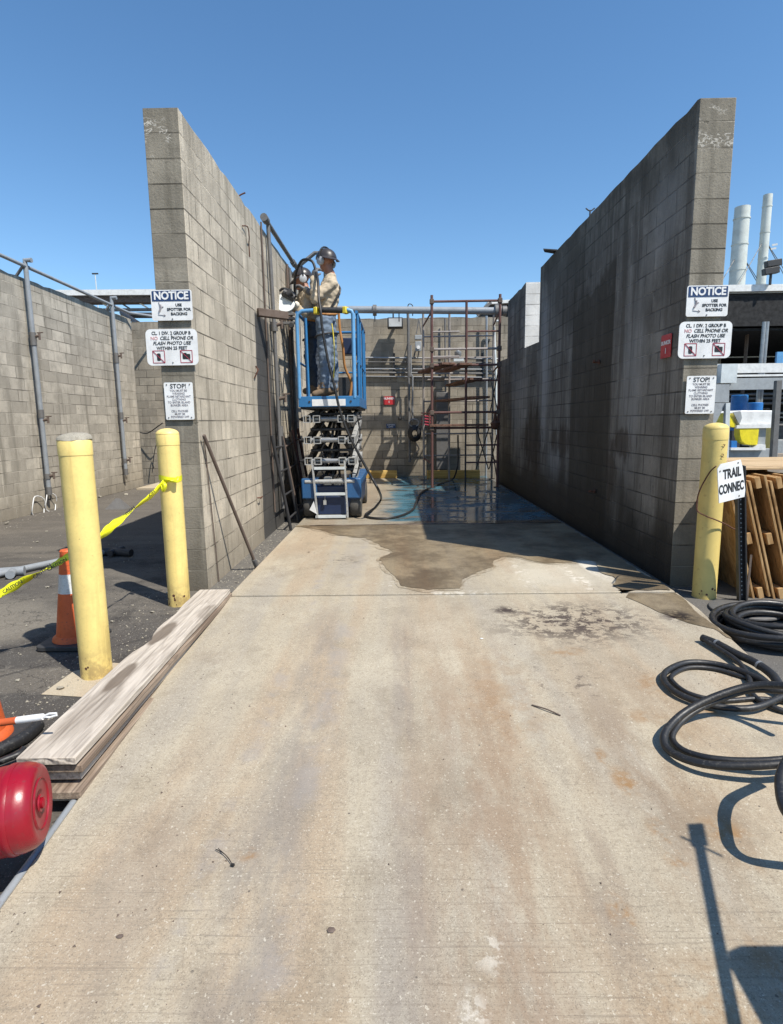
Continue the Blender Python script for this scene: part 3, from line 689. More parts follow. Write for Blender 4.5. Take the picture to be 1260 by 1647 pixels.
# ================================================================== BOLLARDS
def bollard(base, h, r, mat, cap, label, name='yellow_bollard'):
    t = thing(name, base, label, 'bollard', 'yellow bollards beside the bay')
    x, y, z = base; s = MB()
    s.lathe([(r, -.01), (r, h*.30), (r, h-.10)], (x, y, z), 40); s.build('post', mat, t)
    s = MB(); s.lathe([(r*1.03, h-.115), (r*1.03, h-.028), (r*.99, h-.02)], (x, y, z), 40); s.build('sleeve_collar', mat, t)
    s = MB()
    pr = [(r*1.03*math.cos(a), h-.021+r*.52*math.sin(a)) for a in [R(q) for q in (0, 15, 30, 45, 60, 75, 88)]]
    s.lathe(pr, (x, y, z), 40)
    if cap == 'capc': s.v = [v+Vector((mnoise.noise(v*22), mnoise.noise(v*22+Vector((5, 5, 5))), mnoise.noise(v*18+Vector((9, 9, 9))))) * .010 for v in s.v]
    s.build('domed_cap', cap, t)
    s = MB(); rr = random.Random(int(x*100))
    for k in range(2 if cap == 'capc' else 7):
        a = R(200+rr.random()*140); zz = rr.random()*.10+.01; w_ = .008+rr.random()*.014
        s.add([(x+(r+.001)*math.cos(a+da*w_/r), y+(r+.001)*math.sin(a+da*w_/r), z+zz+dz*w_) for da, dz in ((-.5, -.4), (.4, -.6), (.6, .3), (0, .7), (-.6, .4))], [(0, 1, 2, 3, 4)])
    s.build('chipped_rusty_foot', 'rust', t)
    return t
b1 = pG(150, 1090); b2 = pZ(285, 975, 0); b3 = pZ(1140, 963, 0)
bollard((b1.x, b1.y+.05, b1.z), 1.60, .098, 'yellow', 'capc', 'nearest yellow bollard with a rough concrete dome, left of the slab')
bollard((b2.x, b2.y+.06, 0), 1.535, .093, 'yellow', 'yellow', 'yellow bollard wrapped in caution tape in front of the left wall end')
bollard((b3.x-.01, b3.y+.06, 0), 1.52, .098, 'yellow2', 'yellow2', 'faded yellow bollard in front of the right wall end, bound with wire')
p = pZ(1236, 750, 0); bollard((p.x, p.y, 0), 1.42, .16, 'yellow2', 'yellow2', 'small far yellow bollard by the white machine in the open building')
# stencil marks on right bollard
s = MB(); p = pY(1157, 716, 4.93)
for q in ((1165, 718, '7', .045), (1163, 733, '2', .045)):
    c = pY(q[0], q[1], b3.y-.045); text_mesh(s, q[2], q[3], c, bold=.01, depth=.002)
tag(s.build('stencilled_marks', 'rust'), 'worn brown stencilled marks near the top of the right bollard', 'marking')
# wire round right bollard
bx, by = b3.x-.01, b3.y+.06; pts = []
top = Vector((bx-.105, by, 1.02)); 
pts = [pY(1152, 750, 4.66), Vector((bx-.10, by-.12, 1.12)), Vector((bx-.135, by-.05, .95)), Vector((bx-.135, by-.04, .80)), Vector((bx-.09, by-.11, .755)), Vector((bx-.03, by-.13, .73)), Vector((bx+.04, by-.13, .70)), Vector((bx+.11, by-.09, .67)), Vector((bx+.17, by-.05, .64)), Vector((bx+.26, by-.02, .60))]
s = MB(); s.tube(catmull(pts, 8), .006, 6); tag(s.build('rusty_wire', 'rust'), 'rusty wire looped round the faded bollard from the trailer sign', 'wire')

# ================================================================== CAUTION TAPE
def ribbon(pts, w_, twist, mat, parent, k=10):
    P = catmull(pts, k); s = MB(); n = len(P); vs = []
    for i, p in enumerate(P):
        t = (P[min(i+1, n-1)]-P[max(i-1, 0)]).normalized(); u = Vector((0, 0, 1)); side = t.cross(u).normalized(); u = side.cross(t)
        a = twist(i/(n-1)); d = u*math.cos(a)+side*math.sin(a)
        ww = w_*(.75+.25*abs(math.sin(i*.55)))
        vs += [p+d*ww/2, p-d*ww/2]
    fs = [(2*i, 2*i+1, 2*i+3, 2*i+2) for i in range(n-1)]
    s.add(vs, fs, True); o = s.build('ribbon', mat, parent); 
    m_ = o.modifiers.new('thick', 'SOLIDIFY'); m_.thickness = .0015
    return P
t = thing('caution_tape', tuple(b2), 'twisted yellow caution tape strung from the far left bollard past the near one', 'tape')
tapeA = [pY(288, 771, b2.y-.04), pY(273, 772, b2.y-.05), pY(262, 777, 4.86), pY(245, 795, 4.7), pY(215, 818, 4.45), pY(185, 842, 4.2), pY(155, 868, 4.0), pY(125, 885, 3.92), pY(102, 900, 3.88), pY(80, 912, 3.86), pY(45, 930, 3.84), pY(0, 955, 3.8), pY(-60, 985, 3.75)]
P = ribbon(tapeA, .065, lambda q: .3+2.6*math.sin(q*7), 'tape', t)
s = MB()
for (px, py, Y_, ang) in ((68, 919, 3.845, .62), (20, 944, 3.80, .50), (92, 908, 3.86, .5), (238, 800, 4.66, .75), (205, 826, 4.36, .72)):
    o = pY(px, py, Y_-.02); r_ = Vector((math.cos(ang)*.97, .1, math.sin(ang))).normalized(); text_mesh(s, 'CAUTION', .033, o, right=r_, up=Vector((-r_.z, 0, r_.x)), bold=.02)
s.build('lettering', 'black', t)
s = MB(); bx2, by2 = b2.x, b2.y+.06
vs = []; n = 22
for i in range(n+1):
    a = R(360)*i/n; z_ = pY(270, 771, 4.85).z+.012*math.sin(a*2); vs += [(bx2+.0955*math.cos(a), by2+.0955*math.sin(a), z_+.022), (bx2+.0955*math.cos(a), by2+.0955*math.sin(a), z_-.022)]
s.add(vs, [(2*i, 2*i+1, 2*i+3, 2*i+2) for i in range(n)], True); s.build('wrap', 'tape', t)
s = MB(); k_ = pY(263, 777, 4.84)
s.tube(catmull([k_, k_+Vector((.02, -.02, -.02)), k_+Vector((.0, -.01, -.06)), k_+Vector((-.015, 0, -.02))], 5), .016, 7); s.build('knot', 'tape', t)

# ================================================================== CONES
def cone(base, label, rz=0.0):
    x, y, z = base; t = thing('traffic_cone', base, label, 'cone', 'orange traffic cones on the left')
    s = MB(); s.prism([(x+q[0], y+q[1], z) for q in rrect(0, 0, .40, .40, .05)], (0, 0, .035)); s.build('base', 'dark', t, bevel=.006)
    s = MB(); s.lathe([(.155, .034), (.150, .055), (.125, .075), (.083, .40)], (x, y, z), 36); s.build('lower_cone', 'orange', t)
    s = MB(); s.lathe([(.0835, .40), (.0655, .545)], (x, y, z), 36); s.build('reflective_collar', 'conew', t)
    s = MB(); s.lathe([(.066, .545), (.046, .70), (.048, .715), (.040, .725), (.0001, .728)], (x, y, z), 36); s.build('top_cone', 'orange', t)
    return t
c1 = pG(110, 1040); cone((c1.x, c1.y+.1, c1.z), 'scuffed orange traffic cone with a white collar behind the near left bollard')
c2 = pG(-30, 1195); c = cone((c2.x, c2.y, c2.z), 'orange traffic cone cut off by the left edge of the photo')
c3 = pG(70, 1042)

# ================================================================== PLANKS
def planks():
    zt = .10
    A0, A1 = pG(35, 1214, .29), pG(112, 1224, .29); B0, B1 = pG(322, 948, .16), pG(370, 948, .16)
    dirv = ((B0+B1)/2-(A0+A1)/2); L_ = dirv.length; dirv = dirv.normalized(); side = dirv.cross(Vector((0, 0, 1))).normalized()
    mid0 = (A0+A1)/2; W = .265; th = .037
    labs = ['weathered grey top plank of the stack beside the slab, with a dark oval stain', 'second plank from the top of the stack beside the slab', 'middle plank of the five stacked beside the slab', 'fourth plank down in the stack beside the slab', 'bottom plank of the stack beside the slab']
    for k in range(5):
        off = side*((0, .012, -.014, .010, .03)[k]) + dirv*((0, .02, .05, -.01, .06)[k]); sag = .004*k
        s = MB(); n = 24; vs = []
        for i in range(n+1):
            q = i/n; c = mid0 + dirv*(L_*q) + off; zz = c.z - (.054-.018*q)*k
            gap = (.010*math.sin(q*3.0+k))
            w_ = W*(1+.02*math.sin(q*9+k))
            for sx, sz in ((-1, 0), (1, 0), (1, -1), (-1, -1)):
                p = c + side*(w_/2*sx); p.z = zz+gap*.4 + (th*sz); 
                # bite in the outer edge of the top plank
                if k == 0 and sx < 0: p += side*(.045*math.exp(-((q-.53)/.05)**2) + .02*math.exp(-((q-.75)/.05)**2))
                vs.append(p)
        fs = [(0, 1, 2, 3), (4*n+3, 4*n+2, 4*n+1, 4*n)]
        for i in range(n):
            for j in range(4): a = 4*i+j; b = 4*i+(j+1) % 4; fs.append((a, a+4, b+4, b))
        s.add(vs, fs); o = s.build('wooden_plank', 'plank_top' if k == 0 else ('plank2' if k % 2 else 'plank'), None, bevel=.004, origin=tuple(mid0+off))
        o.data.transform(Matrix.Identity(4)); tag(o, labs[k], 'plank', 'planks stacked beside the slab')
        if k == 0: top = (mid0, dirv, side, L_)
    return top
plk = planks()

# ================================================================== LEFT FOREGROUND THINGS
def red_tank():
    a = pY(38, 1297, 1.98)
    c = Vector((a.x+.01, 1.98, a.z)); t = thing('red_tank', c, 'glossy red rounded tank end cut off at the lower left of the photo', 'tank')
    ax = Vector((.86, .28, .04)).normalized(); s = MB()
    prof = [(.0001, .052), (.03, .052), (.034, .046), (.105, .050), (.125, .056), (.140, .050), (.152, .030), (.158, .010), (.160, 0), (.158, -.10), (.158, -.45), (.15, -.50), (.08, -.54), (.0001, -.55)]
    s.lathe([(r_, -h_) for r_, h_ in prof][::1], c - ax*.0, 48, axis=-ax); s.build('shell', 'redtank', t)
    s = MB(); s.lathe([(.02, 0), (.022, .008), (.012, .014), (.0001, .014)], c+ax*.052, 20, axis=ax); s.build('centre_plug', 'redtank', t)
    s = MB(); s.lathe([(.086, .0), (.090, .007), (.096, .0)], c+ax*.047, 40, axis=ax); s.build('pressed_ring', 'redtank', t)
    s = MB(); s.lathe([(.1615, -.0), (.1635, .008), (.1635, .02), (.1605, .028)], c-ax*.02, 48, axis=-ax); s.build('rolled_seam', 'redtank', t)
red_tank()
s = MB(); a, b = pY(-60, 1171, 2.5), pY(62, 1154, 2.5)
t = thing('broom_handle', a, 'orange and white handle with a hang hole poking in from the left edge', 'handle')
s.tube([a, a+(b-a)*.72], .017, 12); s.build('orange_pole', 'orange', t)
s = MB(); e = pY(91, 1149, 2.5); d = (e-a).normalized()
s.tube([a+(b-a)*.70, b, b+(e-b)*.25], .017, 12, r2=.015); q0 = b+(e-b)*.25; w_ = Vector((0, 0, 1))
s.tube([q0, q0+(e-q0)*.5+w_*.009, e+w_*.004, e-w_*.004, q0+(e-q0)*.5-w_*.009, q0], .0055, 8); s.build('white_grip', 'white', t)
# black stuff: thick black hose under the handle
s = MB(); s.tube(catmull([pG(-60, 1235, .05), pG(0, 1205, .05), pG(40, 1185, .04), pG(62, 1166, .035)], 8), .035, 12); tag(s.build('black_hose', 'rubber'), 'short thick black hose lying under the orange and white handle', 'hose')
s = MB(); s.tube(catmull([pG(-60, 1250, .08), pG(0, 1225, .06), pG(30, 1213, .06), pG(38, 1205, .06)], 8), .018, 10); tag(s.build('black_cable', 'rubber'), 'black cable end just above the red tank', 'cable')
s = MB(); a0 = Vector((-1.42, -.6, zg(-.6)+.06)); s.tube([a0, (-1.425, 1.0, zg(1.0)+.085), (-1.455, 2.1, zg(2.1)+.08), (-1.50, 2.75, zg(2.75)+.06)], .018, 12)
tag(s.build('grey_conduit', 'greyp'), 'grey pipe lying along the near left edge of the slab', 'pipe')
# fallen pipe with tee
s = MB(); t = thing('fallen_pipe', pZ(0, 925, .05), 'grey pipe with a tee fitting lying on the left yard', 'pipe')
s.tube([pZ(-120, 955, .05), pZ(0, 923, .05), pZ(140, 893, .05), pZ(172, 887, .05)], .035, 12); s.build('pipe', 'greyp', t)
s = MB(); p = pZ(22, 919, .05); q = pZ(190, 886, .05); s.tube([p+Vector((-.12, -.04, 0)), p+Vector((.1, .03, 0))], .05, 12); s.tube([p, p+Vector((.06, -.15, 0))], .045, 12); s.build('tee', 'greyp', t)
s = MB(); s.tube([q+Vector((-.35, -.1, 0)), q], .05, 10); s.tube([q+Vector((-.1, -.03, 0)), q+Vector((.22, -.12, 0))], .045, 10); s.tube([q+Vector((-.03, -.15, 0)), q+Vector((-.0, .12, 0))], .04, 10); s.build('black_coupling', 'dark', t)
# wire loops + debris
s = MB()
for cx, cy, r_ in ((62, 815, .2), (82, 808, .18)):
    c = pX(cx, cy, -6.62); s.tube([c+Vector((.02*math.sin(k), r_*math.cos(k*.35), r_*math.sin(k*.35))) for k in range(18)], .009, 6)
tag(s.build('wire_loops', 'white'), 'loops of white wire hanging at the foot of the left yard wall', 'wire')
p = pZ(190, 818, 0); s = MB(); s.add([p+Vector(q) for q in ((-.2, -.12, 0), (.2, -.12, 0), (.2, .12, 0), (-.2, .12, 0), (-.03, 0, .2), (.05, 0, .2))], [(0, 1, 5, 4), (1, 2, 5), (2, 3, 4, 5), (3, 0, 4), (0, 3, 2, 1)])
tag(s.build('metal_wedge', 'galvd'), 'small dark metal wedge on the ground by the left yard wall', 'wedge')
rr = random.Random(4)
for k, (px, py, sz) in enumerate(((98, 1108, .022), (10, 843, .03), (60, 872, .02), (75, 855, .02), (160, 800, .05), (203, 796, .05), (105, 945, .015), (28, 1095, .015), (77, 945, .02), (270, 955, .02), (245, 985, .018), (180, 1000, .012))):
    c = pG(px, py, .004); s = MB(); bm = bmesh.new(); bmesh.ops.create_icosphere(bm, subdivisions=1, radius=sz)
    vs = [v.co*(.7+.5*rr.random()) for v in bm.verts]; s.add([c+Vector((v.x*1.3, v.y, v.z*.6+sz*.3)) for v in vs], [tuple(v.index for v in f.verts) for f in bm.faces]); bm.free()
    tag(s.build('stone', 'capc'), ['brown stone on the pad at the foot of the near left bollard'][0] if k == 0 else 'small loose stone scattered on the left yard', 'stone', None if k == 0 else 'loose stones on the left yard')

rg = random.Random(21)
def grit(name, zones, label, n, mat, rmin=.004, rmax=.011):
    s = MB()
    for k in range(n):
        x0_, x1_, y0_, y1_, off = zones[k % len(zones)]; x = rg.uniform(x0_, x1_); y = y0_+(y1_-y0_)*rg.random()**1.3; r_ = rmin+rmax*rg.random()**3; zz = zg(y)+off
        a = rg.random()*6; vs = [(x+r_*math.cos(a+q*2.1)*(.7+.6*rg.random()), y+r_*math.sin(a+q*2.1)*(.7+.6*rg.random()), zz) for q in range(3)]+[(x, y, zz+r_*.9)]
        s.add(vs, [(0, 1, 3), (1, 2, 3), (2, 0, 3), (2, 1, 0)])
    o = s.build(name, mat); o['kind'] = 'stuff'; o['label'] = label; o['category'] = 'grit'; return o
grit('gravel_grit', [(-6.6, -1.7, 1.5, 9, .003), (-1.83, -1.52, 5.4, 9, .013), (-6.65, -6.1, 4, 14, .003), (-2.4, -1.75, 2.5, 5.3, .003)], 'fine loose grit scattered over the left yard and gutter', 2400, 'capc', .003, .010)
grit('slab_grit', [(-1.4, 2.2, .9, 4.6, .101), (-1.4, -.6, 1.2, 8, .101), (1.6, 2.3, 3, 8, .101)], 'fine grit and sand grains lying on the concrete slab', 420, 'brownp', .0022, .005)

# leaning bar + thin rod
s = MB(); t = thing('leaning_bar', pZ(413, 912, 0), 'long rusty steel bar leaning against the left block wall', 'bar')
a, b = pX(328, 700, -1.80), pZ(414, 914, .02); s.tube([a, b], .017, 10); s.build('bar', 'brownp', t)
s = MB(); q = b+(a-b)*.08; s.tube([b, q], .026, 10); s.build('socket', 'galvd', t)
s = MB(); s.tube([pX(328, 700, -1.825)+Vector((0, 0, 0)), pX(353, 940, -1.825)], .006, 8); tag(s.build('thin_rod', 'brownp'), 'thin dark rod standing upright against the left wall near its end', 'rod')

# ================================================================== SLAB DEBRIS
a, b = pG(347, 1366, .108), pG(374, 1391, .108)
s = MB(); s.tube(catmull([a, a*.5+b*.5+Vector((.004, .006, .004)), b], 5), .0016, 6); s.tube(catmull([a+Vector((.008, .004, 0)), a*.45+b*.55+Vector((.01, 0, .004)), b], 5), .0014, 6); s.beam(b-Vector((.005, 0, 0)), b+Vector((.008, -.004, .002)), .008, .008)
tag(s.build('zip_tie', 'rubber'), 'black zip tie lying on the near left part of the slab', 'zip tie')
s = MB(); s.tube(catmull([pG(856, 1134, .104), pG(880, 1141, .112), pG(902, 1151, .104)], 5), .0045, 6); tag(s.build('dark_stick', 'brownp'), 'thin dark stick lying on the middle of the slab', 'stick')
for (px, py, sz, lb) in ((533, 1496, .013, 'dark flake on the near slab below the zip tie'), (193, 1506, .010, 'small dark chip on the near left slab'), (775, 1027, .010, 'white pebble in the middle of the slab'), (497, 888, .012, 'small dark crumb near the left of the far slab')):
    c = pG(px, py, .104); s = MB(); s.add([c+Vector((sz*math.cos(a_)*(1+.4*rr.random()), sz*.8*math.sin(a_)*(1+.3*rr.random()), 0)) for a_ in [R(q) for q in range(0, 360, 60)]]+[c+Vector((0, 0, sz*.5))], [(i, (i+1) % 6, 6) for i in range(6)]+[(5, 4, 3, 2, 1, 0)])
    tag(s.build('debris_chip', 'white' if 'white' in lb else 'brownp'), lb, 'debris')

# ================================================================== HOSES RIGHT
def hose(name, pts, r, label, cat='hose', mat='rubber', k=10, group=None, bands=()):
    P = catmull(pts, k); t = thing(name, P[0], label, cat, group); s = MB(); s.tube(P, r, 12); s.build('tube', mat, t)
    for q in bands:
        i = int(q*(len(P)-2)); s = MB(); s.tube([P[i], P[i+1]], r*1.12, 12); s.build('silver_band', 'galv', t)
    return t
HZ = .13
G = lambda px, py, h=.0: pG(px, py, .10+h)
hose('rubber_hose', [G(1130, 1026, .035), G(1155, 1036, .04), G(1185, 1052, .045), G(1215, 1066, .05), G(1242, 1085, .05), G(1258, 1107, .05), pG(1300, 1150, .1)], .026, 'thick black hose with a cut end pointing in over the slab edge', bands=(.16, .55))
hose('rubber_hose', [pG(1135, 1030, .135), pG(1185, 1062, .135), pG(1205, 1090, .13), pG(1212, 1118, .12), pG(1250, 1140, .12), pG(1320, 1160, .1)], .016, 'thinner black hose lying beside the cut hose end')
def loop(cpts, r, label): return hose('rubber_hose', cpts, r, label, k=10)
loop([G(1320, 1135, .05), G(1262, 1112, .05), G(1200, 1082, .04), G(1150, 1068, .03), G(1105, 1066, .03), G(1075, 1078, .03), G(1068, 1092, .03), G(1085, 1112, .03), G(1120, 1128, .03), G(1165, 1138, .03), G(1215, 1138, .04), G(1262, 1120, .05), G(1320, 1100, .06)], .0185, 'upper flat loop of black hose on the right of the slab')
loop([G(1320, 1128, .03), G(1262, 1106, .02), G(1200, 1090, .015), G(1150, 1076, .015), G(1108, 1074, .015), G(1082, 1086, .015), G(1084, 1098, .015), G(1110, 1116, .015), G(1160, 1127, .015), G(1215, 1124, .015), G(1262, 1128, .02), G(1320, 1140, .03)], .014, 'inner strand of the upper black hose loop')
loop([G(1330, 1115, .30), G(1262, 1103, .26), G(1210, 1103, .22), G(1160, 1117, .17), G(1120, 1135, .12), G(1090, 1155, .08), G(1070, 1180, .05), G(1072, 1202, .03), G(1095, 1218, .04), G(1140, 1230, .06), G(1200, 1232, .09), G(1262, 1228, .12), G(1330, 1215, .15)], .019, 'big raised loop of black hose curving over the lower right slab')
loop([G(1330, 1112, .24), G(1262, 1112, .21), G(1210, 1110, .18), G(1165, 1123, .14), G(1128, 1139, .10), G(1100, 1158, .06), G(1083, 1180, .035), G(1086, 1196, .02), G(1106, 1210, .03), G(1145, 1220, .05), G(1200, 1224, .07), G(1262, 1221, .1), G(1330, 1208, .13)], .016, 'inner strand of the big raised hose loop at lower right')
loop([G(1340, 1180, .34), G(1280, 1212, .30), G(1259, 1243, .27), G(1257, 1275, .25), G(1266, 1305, .24), G(1292, 1330, .22), G(1350, 1345, .2)], .021, 'black hose bulging in from the right edge above its own shadow')
# coil pile beside the slab
t = thing('coiled_hose', pG(1230, 1020), 'pile of coiled black hose on the ground right of the slab', 'hose')
cc = pG(1262, 1022); rr = random.Random(11)
for k in range(11):
    s = MB(); a, b = .46-.028*(k % 6)+rr.random()*.05, .34-.02*(k % 6)+rr.random()*.04; h = .03+.022*(k//2)+rr.random()*.02; ph = rr.random()*6; ox, oy = (rr.random()-.5)*.08, (rr.random()-.5)*.08
    s.tube([Vector((cc.x+ox+a*math.cos(q*.18), cc.y+oy+b*math.sin(q*.18), zg(cc.y)+h+.02*math.sin(q*.18*2+ph))) for q in range(36)], .023, 10); c_ = s.build('coil', 'rubber', t)
    if k % 4 == 1:
        i = 22+k; s = MB(); q0 = [Vector((cc.x+ox+a*math.cos(q*.18), cc.y+oy+b*math.sin(q*.18), zg(cc.y)+h+.02*math.sin(q*.18*2+ph))) for q in (i, i+.6)]; s.tube(q0, .026, 10); s.build('silver_band', 'galv', c_)

# ================================================================== PALLETS
def pallet(o, ax, lean, label, n=1):
    """pallet standing on edge, leaning: face spans ax (horizontal) and up"""
    o = Vector(o); t = thing('timber_panel', o, label, 'timber panel', 'timber panels leaning right of the trailer sign')
    ax = Vector(ax).normalized(); hor = Vector((-ax.y, ax.x, 0)); up = (Vector((0, 0, 1))*math.cos(lean)+hor*math.sin(lean)).normalized(); nrm = ax.cross(up).normalized()
    W, Hh = 1.35, 1.12
    def bd(x0, z0, x1, z1, w_, th, d, nm):
        s = MB(); a, b = o+ax*x0+up*z0+nrm*d, o+ax*x1+up*z1+nrm*d; s.beam(a, b, th if abs(z1-z0) > abs(x1-x0) else w_, w_ if abs(z1-z0) > abs(x1-x0) else th, up=tuple(nrm if 0 else ax.cross(Vector((0, 0, 0)) or ax) ) if 0 else (tuple(ax) if abs(z1-z0) > abs(x1-x0) else tuple(nrm)))
        s.build(nm, 'pallet', t, bevel=.003)
    for k in range(6): x = .11+k*(W-.22)/5; bd(x, 0, x, Hh-.02*(k % 3), .222, .02, .065, 'deck_board')
    for k in range(3): z = .05+k*(Hh-.1)/2; bd(0, z, W, z, .10, .045, 0, 'stringer')
    for k in range(6): x = .11+k*(W-.22)/5; bd(x, 0, x, Hh-.015*((k+1) % 3), .222, .02, -.065, 'bottom_board')
for k, lb in enumerate(('leaning timber panel closest to the trailer sign post', 'second leaning timber panel from the trailer sign post', 'third leaning timber panel from the trailer sign post', 'timber panel of the leaning row nearest the right edge')):
    p = Vector((3.22+.17*k, 4.98-.02*k, 0)); pallet(p, (.10, 1, 0), .27, lb)
s = MB(); s.box(3.0, 4.6, 5.15, 6.5, 1.13, 1.15); o = s.build('plywood_sheet', 'ply', bevel=.003)
tag(o, 'pale plywood sheet lying on top of the leaning timber panels', 'plywood')

# ================================================================== PIPES ON WALLS
def vpipe(name, pts, r, mat, label, fittings=(), cat='pipe', group=None):
    t = thing(name, pts[0], label, cat, group); s = MB(); s.tube(pts, r, 12); s.build('pipe', mat, t)
    for (a, b, rr_) in fittings:
        s = MB(); s.tube([a, b], rr_, 12); s.build('coupling', 'galvd', t)
    return t
V = Vector
def valve(t, p, sx=1):
    s = MB(); s.tube([p, p+V((sx*.10, 0, .02))], .026, 8); s.tube([p+V((sx*.10, 0, -.05)), p+V((sx*.10, 0, .07))], .02, 8); s.beam(p+V((sx*.06, 0, .07)), p+V((sx*.17, 0, .075)), .02, .02); s.build('valve', 'brownp', t)
# far-left wall
top = [V((-6.60, 6.0, 4.44)), V((-6.60, 10.2, 4.43)), V((-6.60, 14.8, 4.34)), V((-5.6, 16.4, 4.36))]
t = vpipe('overhead_pipe', top, .032, 'greyp', 'grey pipe running along the top of the left yard wall')
for y_ in (10.75, 13.95):
    s = MB(); s.tube([V((-6.75, y_, 4.25)), V((-6.60, y_, 4.43))], .025, 8); s.build('bracket', 'galvd', t)
for y_, zb, lb in ((10.80, .36, 'nearer grey riser pipe with valves on the left yard wall'), (13.95, .45, 'farther grey riser pipe with valves on the left yard wall')):
    x_ = -6.60; t = vpipe('riser_pipe', [V((x_+.12, y_, 4.52)), V((x_, y_, 4.52)), V((x_, y_, 4.40)), V((x_, y_, zb))], .042, 'greyp', lb, [(V((x_, y_, 3.28)), V((x_, y_, 3.05)), .056), (V((x_, y_, zb+.35)), V((x_, y_, zb+.25)), .054), (V((x_, y_, zb+.1)), V((x_, y_, zb-.05)), .05), (V((x_, y_, 1.75)), V((x_, y_, 1.9)), .053)])
    valve(t, V((x_+.02, y_, 3.2))); valve(t, V((x_+.02, y_, 1.7))); valve(t, V((x_+.02, y_, zb+.3)))
# conduit at the far end of that yard
a = pY(205, 530, 15.6); s = MB(); s.tube([pY(203, 540, 15.7), pY(210, 525, 15.7), pY(208, 600, 15.7), pY(212, 700, 15.7)], .022, 8); tag(s.build('conduit', 'galvd'), 'thin conduit down the shaded wall behind the left yard', 'conduit')
s = MB(); s.tube(catmull([pY(213, 690, 15.7), pY(235, 697, 15.6), pY(255, 685, 15.4), pY(262, 680, 15.4)], 6), .015, 6); s.tube(catmull([pY(245, 760, 15.6), pY(250, 720, 15.6), pY(262, 700, 15.4)], 6), .012, 6); tag(s.build('loose_cable', 'rubber'), 'loose dark cable on the shaded wall behind the left yard', 'cable')
# main left wall (bay side)
t = vpipe('overhead_pipe', [V((-1.79, 8.45, 4.38)), V((-1.79, 12.2, 4.36))], .034, 'galvd', 'weathered pipe along the top of the left bay wall', [(V((-1.79, 8.40, 4.38)), V((-1.79, 8.56, 4.38)), .052), (V((-1.79, 10.6, 4.37)), V((-1.79, 10.8, 4.37)), .05)])
s = MB(); s.tube([V((-1.79, 11.0, 4.37)), V((-1.45, 11.0, 4.62)), V((-1.30, 11.0, 4.62)), V((-1.27, 11.0, 4.55)), V((-1.27, 11.0, 3.4))], .035, 8); s.build('gooseneck', 'galvd', t)
t = vpipe('riser_pipe', [V((-1.79, 8.66, 4.36)), V((-1.775, 8.70, 3.2)), V((-1.77, 8.78, .3))], .028, 'galvd', 'pale riser pipe with a valve on the left bay wall behind the cut', [(V((-1.775, 8.70, 3.05)), V((-1.775, 8.71, 2.92)), .05), (V((-1.77, 8.78, 1.55)), V((-1.77, 8.78, 1.40)), .05)])
valve(t, V((-1.76, 8.74, 1.95))); valve(t, V((-1.76, 8.70, 3.0)))
vpipe('thin_conduit', [V((-1.82, 8.35, 4.3)), V((-1.82, 8.42, .3))], .012, 'brownp', 'thin brown conduit just left of the riser on the left bay wall')
vpipe('thin_conduit', [V((-1.80, 10.1, 4.2)), V((-1.80, 10.1, .15))], .022, 'brownp', 'dark conduit on the left bay wall behind the lift platform')
vpipe('thin_conduit', [V((-1.80, 10.35, 4.2)), V((-1.80, 10.35, .15))], .022, 'galvd', 'grey conduit beside the dark one behind the lift platform')
# rebar stubs
def stub(pts, label, r=.009, mat='rust', name='rebar_stub'):
    s = MB(); s.tube(catmull(pts, 5), r, 7); tag(s.build(name, mat), label, 'rebar')
stub([V((-1.9, 7.42, 4.25)), V((-1.86, 7.42, 4.30)), V((-1.79, 7.42, 4.33))], 'bent rebar stub on top of the left wall')
p = pX(395, 372, -1.83); stub([p+V((0, -.14, .02)), p+V((.03, 0, .05)), p+V((.03, .05, -.05)), p+V((.0, .15, -.1)), p+V((0, .16, -.25))], 'bent rusty wire high on the left wall', .007)
p = pX(409, 595, -1.83); stub([p+V((0, 0, -.1)), p+V((.05, 0, 0)), p+V((.02, .1, .02)), p+V((0, .1, .06))], 'small rusty hook in the left wall at mid height', .009)
p = pX(415, 800, -1.83); stub([p+V((0, -.05, 0)), p+V((.04, -.02, 0)), p+V((.04, .08, 0)), p+V((.01, .09, -.03))], 'small hook low on the left wall beside the leaning bar', .008)
p = V((2.66, 8.43, 4.27)); s = MB(); s.tube([p, p+V((0, 0, .13))], .011, 7); s.tube([p+V((-.06, 0, .16)), p+V((-.02, 0, .13)), p+V((.02, 0, .13)), p+V((.06, 0, .16))], .009, 7); tag(s.build('forked_rod', 'dark'), 'small forked rod standing on top of the right wall', 'rod')
p = V((2.56, 9.95, 4.28)); s = MB(); s.add([p+V(q) for q in ((-.17, -.06, .03), (.05, -.09, 0), (.07, .1, 0), (-.12, .06, .02), (-.17, -.06, .045), (.05, -.09, .02), (.07, .1, .02), (-.12, .06, .035))], [(0, 1, 2, 3), (4, 7, 6, 5), (0, 4, 5, 1), (1, 5, 6, 2), (2, 6, 7, 3), (3, 7, 4, 0)]); tag(s.build('metal_scrap', 'dark'), 'flat dark scrap poking over the top of the right wall', 'scrap')
for px, py, lb in ((965, 582, 'rusty bolt stub at mid height on the right wall'), (958, 790, 'low rusty bolt stub on the right wall')):
    p = pX(px, py, 2.57); s = MB(); s.tube([p, p+V((-.08, 0, 0)), p+V((-.09, -.06, .01))], .014, 7); s.tube([p+V((-.005, 0, 0)), p+V((-.02, 0, 0))], .03, 8); tag(s.build('bolt_stub', 'rust'), lb, 'bolt')
# the brown beam sticking out of the wall under the saw
s = MB(); s.beam(V((-1.84, 7.95, 3.05)), V((-1.50, 8.25, 3.05)), .10, .10); tag(s.build('track_beam', 'brownp', bevel=.006), 'short brown beam fixed to the left wall beneath the saw', 'beam')

